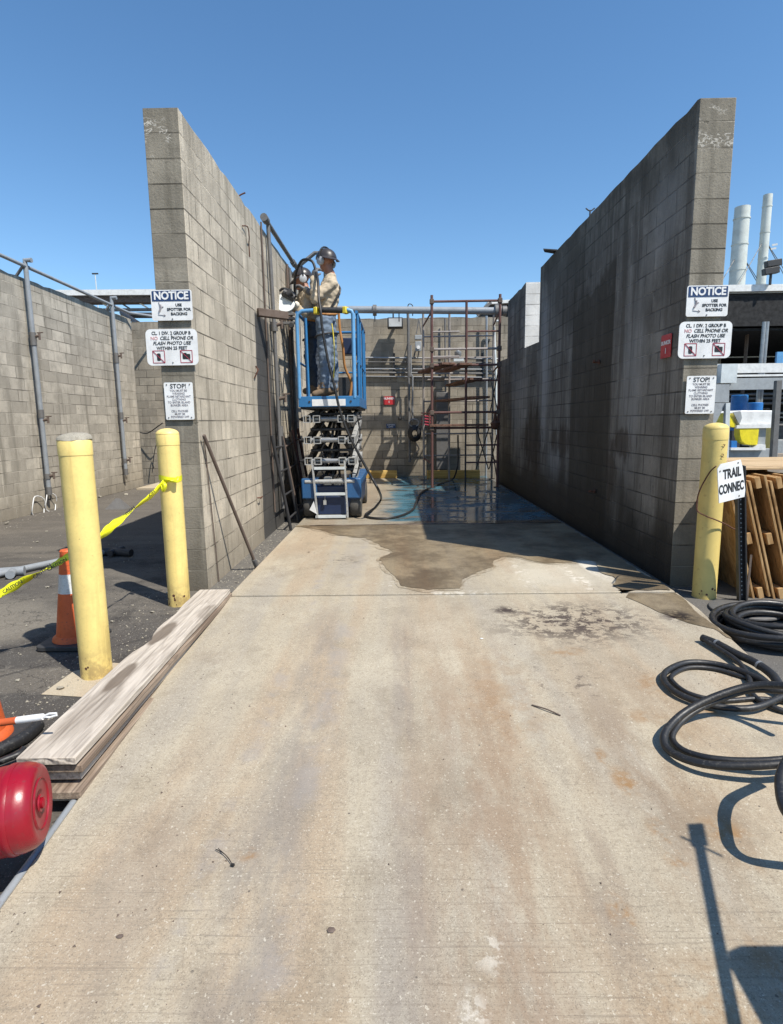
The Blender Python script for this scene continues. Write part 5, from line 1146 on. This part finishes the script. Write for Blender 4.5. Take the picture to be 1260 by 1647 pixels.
def person(label, J, shirt, jeans, glove_near, glove_far, face, hat_back=True):
    """J: dict of joints; face: horizontal unit direction in which the head looks"""
    f = 1.316; t = thing('person', (J['pelvis'].x, J['pelvis'].y, 1.86), label, 'person')
    face = V(face).normalized(); up = V((0, 0, 1)); side = face.cross(up).normalized()
    h = J['head']; nk = J['neck']; body = []
    # head: skull, jaw, nose, brow, ears
    body += [(h+up*.035*f-face*.012*f, .082*f, h+up*.02*f+face*.02*f, .076*f), (h-up*.02*f+face*.025*f, .062*f, h-up*.075*f+face*.055*f, .034*f), (h+face*.088*f+up*.012*f, .010*f, h+face*.108*f-up*.022*f, .014*f), (h+face*.078*f+up*.03*f-side*.03*f, .014*f, h+face*.078*f+up*.03*f+side*.03*f, .014*f),
             (h+face*.082*f-up*.05*f-side*.018*f, .010*f, h+face*.082*f-up*.05*f+side*.018*f, .010*f), (h+side*.082*f, .016*f, h+side*.084*f-up*.02*f, .012*f), (h-side*.082*f, .016*f, h-side*.084*f-up*.02*f, .012*f),
             (nk, .058*f, h-up*.05*f-face*.01*f, .054*f)]
    ch, pe = J['chest'], J['pelvis']; mid = ch*.45+pe*.55
    sn, sf = J['sh_n'], J['sh_f']
    ns_ = (sn-sf).normalized()
    torso = lambda e: [(sn, (.058+e)*f, sf, (.058+e)*f), (ch+ns_*.07*f, (.105+e)*f, ch-ns_*.07*f, (.105+e)*f), (ch+ns_*.06*f, (.105+e)*f, mid+ns_*.045*f, (.098+e)*f), (ch-ns_*.06*f, (.105+e)*f, mid-ns_*.045*f, (.098+e)*f), (mid+ns_*.045*f, (.098+e)*f, pe+ns_*.05*f, (.10+e)*f), (mid-ns_*.045*f, (.098+e)*f, pe-ns_*.05*f, (.10+e)*f), (nk-up*.02*f, (.062+e*.3)*f, ch+up*.05*f, (.095+e)*f)]
    arms = lambda e: sum([[(J['sh_'+q], (.054+e)*f, J['el_'+q], (.042+e)*f), (J['el_'+q], (.042+e)*f, J['wr_'+q], (.028+e)*f)] for q in 'nf'], [])
    legs = lambda e: sum([[(J['hip_'+q], (.088+e)*f, J['kn_'+q], (.058+e)*f), (J['kn_'+q], (.058+e)*f, J['kn_'+q]*.55+J['an_'+q]*.45+V((.012, 0, 0)), (.056+e)*f), (J['kn_'+q]*.55+J['an_'+q]*.45+V((.012, 0, 0)), (.056+e)*f, J['an_'+q], (.038+e)*f)] for q in 'nf'], [])
    body += torso(0)+arms(0)+legs(0)
    for q in 'nf': a = J['an_'+q]; td = J['toe_'+q]; body.append((a-up*.03*f, .036*f, td, .03*f)); body += hand_segs(J['wr_'+q], J['hd_'+q], J['pn_'+q])
    blob('body', body, 'skin', t, .013, smooth=3)
    sh_ = torso(.018)+arms(.016)
    o_ = blob('shirt', sh_, shirt, t, .016, wr=.018)
    blob('trousers', [(pe+ns_*.05*f, .122*f, pe-ns_*.05*f, .122*f), (pe+up*.06*f+ns_*.05*f, .112*f, pe+up*.06*f-ns_*.05*f, .112*f)]+legs(.020), jeans, t, .016, wr=.018)
    for q, gm in (('n', glove_near), ('f', glove_far)):
        gs = [(a, ra+.004, b, rb+.004) for a, ra, b, rb in hand_segs(J['wr_'+q], J['hd_'+q], J['pn_'+q])]
        gs.append((J['wr_'+q]-V(J['hd_'+q]).normalized()*.05*f, .045*f, J['wr_'+q], .034*f)); blob('glove', gs, gm, t, .009, smooth=2)
        a, td = J['an_'+q], J['toe_'+q]; hl = a-up*.045*f-(td-a).normalized()*.03*f
        so = blob('boot', [(a+up*.05*f, .058*f, a-up*.02*f, .055*f), (a-up*.035*f, .050*f, td, .043*f), (hl, .045*f, a-up*.04*f, .048*f)], 'boot', t, .012, smooth=3)
    # hard hat, brim, band and ear cups
    s = MB(); n = 28; rh = .118*f; c = h+up*.035*f
    s.lathe([(rh*1.0, 0)]+[(rh*math.cos(R(a)), rh*.98*math.sin(R(a))) for a in (12, 26, 40, 54, 68, 80, 89)], c, n); s.v = [c+(v-c)-side*0+face*((v-c).dot(face)*.12) for v in s.v]; hh = s.build('hard_hat', 'helmet', t)
    s = MB(); bd = -face if hat_back else face
    vs = []; 
    for i in range(13):
        a = R(-70+140*i/12); dr = bd*math.cos(a)+side*math.sin(a); vs += [c+dr*rh*1.05+up*.01, c+dr*(rh*(1.05+.38*math.cos(a)))-up*.03*f*math.cos(a), c+dr*(rh*(1.05+.38*math.cos(a)))-up*(.03*f*math.cos(a)+.008)]
    s.add(vs, [(3*i, 3*i+1, 3*i+4, 3*i+3) for i in range(12)]+[(3*i+1, 3*i+2, 3*i+5, 3*i+4) for i in range(12)]+[(3*i+2, 3*i, 3*i+3, 3*i+5) for i in range(12)], True); s.build('brim', 'helmet', t)
    for sg in (-1, 1):
        s = MB(); p_ = h+side*(sg*.088*f)-up*.008*f; s.lathe([(.046*f, 0), (.050*f, .015*f), (.046*f, .034*f), (.026*f, .042*f), (.0001, .043*f)], p_, 20, axis=side*sg); s.build('ear_cup', 'cup', t)
    s = MB(); s.tube([h+side*(math.cos(R(a))*.128*f)+up*(.02*f+math.sin(R(a))*.145*f) for a in range(0, 181, 15)], .010*f, 8); s.build('ear_muff_band', 'rubber', t)
    # harness: shoulder straps crossing the back, waist and thigh straps
    def strap(pts, w_=.022, m_='orangestrap', nm='harness_strap'): s = MB(); s.tube(catmull(pts, 6), w_, 8); s.build(nm, m_, t)
    back = -face; bk = V(J.get('back', back))
    strap([pe+ns_*.155*f+up*.04, ch+ns_*.10*f+bk*.115*f-up*.06, ch+bk*.125*f+up*.05, sf+up*.07*f], .016, 'dark'); strap([pe-ns_*.155*f+up*.04, ch-ns_*.10*f+bk*.115*f-up*.06, ch+bk*.125*f+up*.05, sn+up*.07*f], .016, 'orangestrap')
    ringp = [pe+up*.05*f+(ns_*math.cos(R(a))*.18*f+ns_.cross(up)*math.sin(R(a))*.138*f) for a in range(0, 361, 30)]; strap(ringp, .018, 'orangestrap')
    for q in 'nf':
        a = J['hip_'+q]*.6+J['kn_'+q]*.4; strap([a+V((math.cos(R(d_))*.115*f, math.sin(R(d_))*.115*f, .03*math.cos(R(d_)))) for d_ in range(0, 361, 45)], .012, 'dark')
    return t

q = lambda a, b, y: pY(a, b, y)
YA = 9.55
JA = dict(head=q(525, 421, YA), neck=q(532, 442, YA), chest=q(531, 467, YA), pelvis=q(524, 511, YA), sh_n=q(533, 457, YA-.20), sh_f=q(531, 457, YA+.24), el_n=q(507, 481, YA-.30), wr_n=q(505, 449, YA-.25), el_f=q(510, 484, YA+.30), wr_f=q(492, 466, YA+.2),
          hd_n=V((.15, 0, 1)), pn_n=V((.5, .5, .1)), hd_f=V((-1, 0, .6)), pn_f=V((0, 0, -1)), hip_n=q(522, 517, YA-.12), hip_f=q(527, 517, YA+.13), kn_n=q(523, 572, YA-.15), kn_f=q(533, 572, YA+.2), an_n=q(523, 624, YA-.15), an_f=q(536, 623, YA+.22), toe_n=q(507, 634, YA-.17), toe_f=q(522, 633, YA+.20), back=V((.9, -.4, 0)))
person('standing worker in tan shirt and faded jeans on the lift holding up the hose', JA, 'shirt', 'jeans', 'glove', 'glove', (-.80, .55, .05))
YB_ = 10.15
JB = dict(head=q(486, 450, YB_), neck=q(492, 466, YB_), chest=q(496, 485, YB_), pelvis=q(505, 520, YB_+.1), sh_n=q(498, 477, YB_-.22), sh_f=q(488, 474, YB_+.20), el_n=q(490, 504, YB_-.40), wr_n=q(470, 490, YB_-.50), el_f=q(477, 497, YB_+.2), wr_f=q(466, 477, YB_-.1),
          hd_n=V((-1, -.1, .05)), pn_n=V((0, .6, -.8)), hd_f=V((-1, 0, .2)), pn_f=V((0, 0, -1)), hip_n=q(503, 524, YB_), hip_f=q(506, 524, YB_+.25), kn_n=q(499, 575, YB_-.08), kn_f=q(506, 575, YB_+.3), an_n=q(505, 622, YB_-.0), an_f=q(512, 620, YB_+.35), toe_n=q(492, 629, YB_-.02), toe_f=q(498, 626, YB_+.3), back=V((.9, -.3, 0)))
person('worker bending over the saw at the left wall, behind the first worker', JB, 'shirt', 'jeansd', 'glovew', 'glovew', (-.9, -.25, -.35), hat_back=False)

# hydraulic saw
def saw():
    Y_ = 9.55; t = thing('wall_saw', q(465, 490, Y_), 'grey and black hydraulic saw held against the left wall', 'saw')
    c = q(458, 487, Y_); s = MB(); s.lathe([(.16, -.02), (.165, -.01), (.165, .01), (.16, .02)], c, 28, axis=(.2, -.9, .35)); s.build('blade_guard', 'palemetal', t)
    s = MB(); s.tube([q(456, 470, Y_), q(474, 480, Y_)], .062, 12); s.tube([q(462, 474, Y_-.05), q(470, 470, Y_-.05)], .05, 12); s.build('motor', 'dark', t)
    s = MB(); s.tube(catmull([q(450, 468, Y_), q(456, 464, Y_), q(468, 468, Y_), q(476, 476, Y_)], 5), .02, 8); s.build('front_handle', 'rubber', t)
    s = MB(); a = q(450, 500, Y_); s.prism([q(449, 482, Y_), q(455, 478, Y_), q(470, 497, Y_), q(470, 504, Y_), q(447, 502, Y_)], (0, .05, 0)); s.build('guard_plate', 'galv', t)
    for py in (506, 513, 520): s = MB(); s.beam(q(448, py, Y_), q(474, py-1, Y_), .08, .035); s.build('track_rail', 'galvd' if py != 513 else 'dark', t)
    for px in (453, 469):
        s = MB(); s.lathe([(.035, -.03), (.045, 0), (.035, .03)], q(px, 523, Y_-.04), 14, axis=(0, -1, 0)); s.build('track_wheel', 'dark', t)
saw()
# hoses of the lift
hose('hydraulic_hose', [q(476, 478, 9.7), q(474, 462, 9.6), q(476, 440, 9.5), q(484, 421, 9.4), q(493, 417, 9.35), q(503, 421, 9.32), q(508, 435, 9.3)], .020, 'thick black hose arching from the saw up to the standing worker\'s hand')
hose('hydraulic_hose', [q(509, 437, 9.28), q(512, 455, 9.1), q(513, 480, 8.95), q(516, 500, 8.86), q(519, 530, 8.84), q(528, 580, 8.82), q(538, 620, 8.80), q(547, 660, 8.78), q(562, 700, 8.78), q(580, 735, 8.78), q(598, 768, 8.78), q(610, 790, 8.85), pZ(613, 803, .15), pZ(604, 816, .12), pZ(588, 829, .12), pZ(610, 834, .12), pZ(640, 831, .12), pZ(664, 820, .12), pZ(672, 803, .12), pZ(680, 791, .12), pZ(705, 779, .12), pZ(728, 771, .12), q(735, 755, 14.3), q(737, 740, 14.4), q(737, 700, 14.5)], .020, 'long black hose running from the lift down across the wet floor to the scaffold')
s = MB(); s.tube(catmull([q(545, 500, 9.3), q(547, 530, 9.3), q(552, 560, 9.3), q(555, 590, 9.35), q(565, 615, 9.4), q(563, 640, 9.4)], 6), .02, 8); tag(s.build('orange_lanyard', 'orangestrap'), 'orange safety lanyard hanging from the padded rail beside the worker', 'lanyard')
s = MB(); s.tube(catmull([q(534, 520, 9.2), q(537, 545, 9.2), q(538, 580, 9.2), q(537, 610, 9.2)], 6), .008, 8); tag(s.build('yellow_rope', 'yellowtag'), 'yellow flecked rope hanging behind the standing worker', 'rope')

# ================================================================== RIGHT-HAND PLANT
def plant():
    t = thing('open_building', (14, 28, 0), 'open-sided industrial building with a white roof edge behind the right wall', 'building')
    YR = 24.0
    zt = pY(1200, 461, YR).z; zb = pY(1200, 500, YR).z
    s = MB(); s.box(12.2, 60, YR, 50, zt-.25, zt-.10); s.build('roof', 'greymetal', t)
    s = MB(); s.box(12.0, 60, YR-.15, YR, zt-.20, zt+.05); s.build('roof_edge', 'whitem', t)
    s = MB(); s.box(12.2, 60, YR, YR+.1, zt-1.5, zt-.3); s.build('eave_shade', 'interior', t)
    s = MB(); s.box(12.2, 60, 42, 42.3, 0, zt-.3); s.build('rear_wall', 'interior', t)
    s = MB(); s.box(12.2, 60, YR+.2, 42, zt-1.65, zt-1.55); s.build('ceiling', 'interior', t)
    for x in (19.5, 24): s = MB(); s.box(x, x+.35, YR+.1, YR+.5, 0, zt-1.5); s.build('column', 'greymetal', t)
    z = pY(1200, 598, 20).z
    for i, (py, hh, m_) in enumerate(((592, .32, 'whitem'), (605, .12, 'whitem'), (616, .45, 'greymetal'))):
        z = pY(1210, py, 21).z; s = MB(); s.box(10.5, 40, 21, 21.25, z-hh/2, z+hh/2); s.build('cross_beam', m_, t)
    s = MB(); p_ = pY(1165, 600, 20.9); s.box(p_.x-.2, p_.x+.35, 20.7, 20.98, p_.z-.35, p_.z+.30); s.build('junction_box', 'palemetal', t)
    for px, y_ in ((1228, 23), (1233, 23)):
        p_ = pY(px, 540, y_); s = MB(); s.tube([V((p_.x, y_, 0)), V((p_.x, y_, zt-1.5))], .07, 8); s.build('standpipe', 'galv', t)
    for py, y_ in ((553, 34), (635, 26), (642, 27), (650, 26)):
        p_ = pY(1200, py, y_); s = MB(); s.tube([V((12.4, y_, p_.z)), V((30, y_, p_.z+.1))], .06, 7); s.build('inner_pipe', 'galvd', t)
    rq = random.Random(8)
    for k in range(9):
        y_ = rq.uniform(24.5, 33); x_ = rq.uniform(13.2, 19.5); s = MB(); s.tube([V((x_, y_, rq.uniform(0, 2))), V((x_, y_, zt-1.6))], rq.choice((.04, .06, .09)), 7); s.build('inner_riser', rq.choice(('galvd', 'brownp', 'galv')), t)
    for k in range(6):
        y_ = rq.uniform(23.5, 30); z_ = rq.uniform(1.2, 5.0); s = MB(); s.tube([V((12.8, y_, z_)), V((rq.uniform(16, 22), y_, z_))], rq.choice((.03, .05)), 7); s.build('inner_pipe', rq.choice(('galvd', 'palemetal')), t)
    for k in range(5):
        y_ = rq.uniform(24, 28); x_ = 13.0+k*1.1; z_ = rq.uniform(.6, 2.0); s = MB(); s.box(x_, x_+rq.uniform(.3, .8), y_, y_+.5, 0, z_); s.build('cabinet', rq.choice(('galvd', 'greymetal', 'dark')), t, bevel=.02)
    t2 = thing('twin_floodlight', pY(1240, 435, 23.7), 'black twin floodlight standing on the white roof edge', 'floodlight')
    p_ = pY(1239, 458, 23.7); s = MB(); s.tube([p_, p_+V((0, 0, .5))], .05, 8); s.build('stem', 'dark', t2)
    for dx, dz in ((.05, .78), (-.02, .50)): s = MB(); c = p_+V((dx, 0, dz)); s.beam(c+V((-.28, 0, -.03)), c+V((.28, 0, .05)), .25, .24); h_ = s.build('lamp_head', 'dark', t2, bevel=.02); s = MB(); s.beam(c+V((-.2, -.14, -.02)), c+V((.2, -.14, .04)), .02, .14); s.build('lamp_face', 'lens', h_)
    # stacks
    for (px, py0, wpx, lb, y_) in ((1195, 333, 22, 'thicker and shorter of the two pale green steel stacks', 48), (1236, 313, 13, 'slimmer and taller of the two pale green steel stacks', 48)):
        tp = pY(px, py0, y_); r_ = wpx/2/CF*y_*.98
        t3 = thing('steel_stack', (tp.x, y_, 0), lb, 'chimney', 'steel stacks behind the open building')
        s = MB(); s.lathe([(r_*1.12, 0), (r_*1.05, tp.z*.6), (r_, tp.z-1.6), (r_*.98, tp.z)], (tp.x, y_, 0), 24); s.build('shaft', 'stack', t3)
        for k in range(5): z = tp.z-.9-1.9*k; s = MB(); s.lathe([(r_*1.08, 0), (r_*1.08, .10)], (tp.x, y_, z), 24); s.build('flange', 'stack', t3)
        for k, (dx, dz) in enumerate(((-7, -10), (6, -8), (9, -9))):
            s = MB(); s.tube([V((tp.x, y_, tp.z-3.2)), V((tp.x+dx, y_+4*(k-1), tp.z-3.2+dz))], .03, 5); s.build('guy_wire', 'galvd', t3)
    # grey hopper panel left of machine
    t4 = thing('grey_hopper', pZ(1165, 752, 0), 'grey metal hopper on legs just right of the right wall end', 'hopper'); Yh = 17.0
    s = MB(); s.prism([pY(1150, 618, Yh), pY(1174, 618, Yh), pY(1173, 647, Yh), pY(1150, 647, Yh)], (0, .8, 0)); s.build('bin', 'greymetal', t4)
    s = MB(); s.prism([pY(1150, 648, Yh), pY(1168, 648, Yh), pY(1151, 682, Yh), pY(1146, 682, Yh)], (0, .8, 0)); s.build('chute', 'greymetal', t4)
    s = MB(); s.beam(pY(1170, 648, Yh), pY(1167, 750, Yh), .12, .12, up=(0, 1, 0)); s.build('leg', 'palemetal', t4)
    # white machine
    Ym = 17.5; t5 = thing('white_machine', pZ(1210, 752, 0), 'white hooded machine with a rounded yellow guard in the open building', 'machine')
    m = lambda a, b, y=Ym: pY(a, b, y)
    s = MB(); s.prism([m(1194, 660), m(1251, 660), m(1249, 684), m(1190, 685), m(1180, 664)], (0, 1.2, 0)); s.build('hood', 'whitem', t5, bevel=.03)
    s = MB(); s.prism([m(1180, 663, Ym-.05), m(1192, 661, Ym-.05), m(1194, 672, Ym-.05), m(1190, 683, Ym-.05)], (0, .04, 0)); s.build('hood_side', 'greymetal', t5)
    s = MB(); s.prism([m(1170, 664), m(1174, 664), m(1186, 687), m(1183, 688), m(1168, 684)], (0, .6, 0)); s.build('yellow_side', 'machyel', t5)
    s = MB(); s.prism([m(1190, 687, Ym-.1), m(1190, 700, Ym-.1), m(1193, 710, Ym-.1), m(1200, 715, Ym-.1), m(1208, 716, Ym-.1), m(1219, 716, Ym-.1), m(1222, 688, Ym-.1)], (0, .3, 0)); s.build('yellow_guard', 'machyel', t5, bevel=.02)
    s = MB(); s.prism([m(1222, 686), m(1233, 686), m(1231, 718), m(1219, 718)], (0, .8, 0)); s.build('side_panel', 'greymetal', t5)
    s = MB(); s.prism([m(1186, 684, Ym-.12), m(1251, 682, Ym-.12), m(1250, 688, Ym-.12), m(1185, 689, Ym-.12)], (0, .1, 0)); s.build('trim', 'whitem', t5)
    s = MB(); s.prism([m(1176, 720, Ym-.15), m(1214, 720, Ym-.15), m(1220, 715, Ym-.15), m(1232, 715, Ym-.15), m(1232, 724, Ym-.15), m(1176, 724, Ym-.15)], (0, .3, 0)); s.build('bed', 'whitem', t5)
    s = MB(); s.prism([m(1176, 725), m(1252, 722), m(1250, 752), m(1174, 752)], (0, 1.2, 0)); s.build('base', 'greymetal', t5)
    s = MB(); s.prism([m(1177, 709, Ym-.1), m(1186, 709, Ym-.1), m(1186, 722, Ym-.1), m(1177, 722, Ym-.1)], (0, .2, 0)); s.build('blue_motor', 'chem', t5)
    for (x, y, y_, lb) in ((1189, 655, 22, 'blue drum behind the white machine, left one'), (1214, 668, 21, 'blue drum behind the white machine, right one')):
        c = pY(x, y, y_); s = MB(); rr_ = .28 if x < 1200 else .24; s.lathe([(rr_, -1.3), (rr_, -.02), (rr_*.9, 0)], c+V((0, 0, .45)), 20)
        o = s.build('blue_drum', 'chem', origin=tuple(c)); tag(o, lb, 'drum', 'blue drums behind the white machine')
    c = pY(1257, 575, 22.5); s = MB(); s.box(c.x-.22, c.x+.6, 22.4, 22.5, c.z-.3, c.z+.2); tag(s.build('blue_board', 'bluel'), 'small blue board high in the open building at the right edge', 'board')
    s = MB(); s.box(6.2, 30, 20.6, 21, -.02, .3); tag(s.build('low_wall', 'creamwall'), 'low concrete wall at the foot of the open building', 'wall')
    a = pY(1205, 756, 15.0); s = MB(); s.box(a.x-.3, a.x+8, 15.0, 15.25, .02, .26); tag(s.build('concrete_curb', 'creamwall', bevel=.01), 'brown concrete curb behind the timber panels at the right edge', 'curb')
    c = pY(1251, 680, 16.5); s = MB(); s.beam(pY(1252, 612, 16.5), pY(1243, 752, 16.5), .14, .14, up=(0, 1, 0)); tag(s.build('steel_post', 'galvd'), 'dark steel post in front of the white machine at the right edge', 'post')
plant()

# ================================================================== FAR LEFT / FAR BACKGROUND
def far():
    y_ = 40; t = thing('pipe_bridge', pY(180, 478, y_), 'white pipe bridge truss beyond the left yard wall', 'bridge')
    a, b = pY(60, 474, y_), pY(330, 472, y_)
    s = MB(); s.beam(a, b, 1.2, .35); s.build('deck', 'whitem', t); d = V((0, 0, -1.0)); s = MB(); s.beam(a+d, b+d, .18, .18); s.build('lower_chord', 'galvd', t)
    s = MB(); s.beam(a+V((0, 0, -.45)), b+V((0, 0, -.45)), .8, .3); s.build('pipe_tray', 'brownp', t)
    for k in range(9):
        p, q_ = a+(b-a)*(k/9), a+(b-a)*((k+1)/9); s = MB(); s.beam(p+V((0, 0, -.2)), q_+d, .10, .10); s.build('brace', 'whitem' if k % 2 else 'galvd', t)
    for k in (.02, .98): p = a+(b-a)*k; s = MB(); s.tube([V((p.x, p.y, 0)), p], .2, 8); s.build('leg', 'galvd', t)
    s = MB(); s.tube([pY(196, 507, 30), pY(260, 507, 30)], .14, 8); s.tube([pY(196, 503, 30), pY(222, 520, 28)], .12, 8); s.tube([pY(205, 507, 30), V((pY(205, 507, 30).x, 30, 0))], .12, 8); tag(s.build('bent_pipes', 'dark'), 'dark bent pipes beyond the corner of the left yard wall', 'pipe')
    p = pY(153, 440, 60); t = thing('light_mast', (p.x, 60, 0), 'slender light mast far beyond the left yard wall', 'mast')
    s = MB(); s.tube([V((p.x, 60, 0)), p], .09, 6, r2=.05); s.build('pole', 'palemetal', t)
    s = MB(); s.beam(p+V((-.3, 0, 0)), p+V((.3, 0, 0)), .12, .12); s.build('lamp_head', 'dark', t)
    y_ = 26; a = pY(770, 505, y_); b = pY(812, 480, y_)
    t = thing('far_shed', (b.x, y_, 0), 'grey shed roof rising behind the right end of the back wall', 'building')
    s = MB(); s.prism([pY(785, 484, y_), pY(830, 481, y_), pY(830, 486, y_), pY(785, 489, y_)], (0, 6, 0)); s.build('roof', 'whitem', t)
    s = MB(); s.prism([pY(786, 488, y_+.3), pY(830, 486, y_+.3), pY(830, 600, y_+.3), pY(783, 600, y_+.3)], (0, 5, 0)); s.build('wall', 'interior', t)
    s = MB(); s.beam(pY(768, 507, y_), pY(790, 486, y_), .12, .12); s.build('strut', 'galvd', t)
far()

# ================================================================== UNSEEN CASTERS ADDED BEYOND THE FRAME EDGE (shaped to throw the shadow at lower right)
def cart():
    c = V((2.25, .68, zg(.68))); t = thing('shadow_caster_cart', c, 'unseen grey cart added right of the view to cast the lower right shadow', 'cart')
    s = MB(); s.box(c.x-.67, c.x+.4, c.y-.45, c.y+.50, c.z+.25, c.z+1.28); s.build('cabinet', 'greymetal', t, bevel=.10)
    s = MB(); s.box(c.x-.3, c.x+.4, c.y-.4, c.y+.3, c.z+1.28, c.z+1.5); s.build('lid_box', 'dark', t, bevel=.03)
    s = MB(); s.tube([V((c.x-.55, c.y+.2, c.z+1.22)), V((c.x-.5, c.y+.3, c.z+1.34)), V((c.x-.3, c.y+.2, c.z+1.34))], .02, 8); s.build('grip', 'galvd', t)
    for dx in (-.36, .4):
        for dy in (-.4, .32): s = MB(); s.lathe([(.13, -.04), (.13, .04)], c+V((dx, dy, .13)), 18, axis=(1, 0, 0)); s.build('wheel', 'tyre', t)
    t = thing('shadow_caster_shovel', V((1.5, .9, .8)), 'unseen shovel added right of the view to cast the pole shadow', 'shovel')
    a, b = V((1.43, .96, .82)), V((1.93, 1.42, 1.34)); d = (b-a).normalized(); s = MB(); s.tube([a, b], .018, 10); s.build('handle', 'plank2', t)
    s = MB(); s.beam(b, b+d*.15, .075, .012, up=(.7, -.7, 0)); s.build('blade', 'galvd', t, bevel=.004); s = MB(); s.beam(b+V((-.05, .05, 0)), b+V((.06, -.05, 0)), .012, .012); s.build('step', 'galvd', t)
cart()

for o in bpy.data.objects:
    if '_loc' in o: del o['_loc']
scene.render.resolution_x = 783; scene.render.resolution_y = 1024
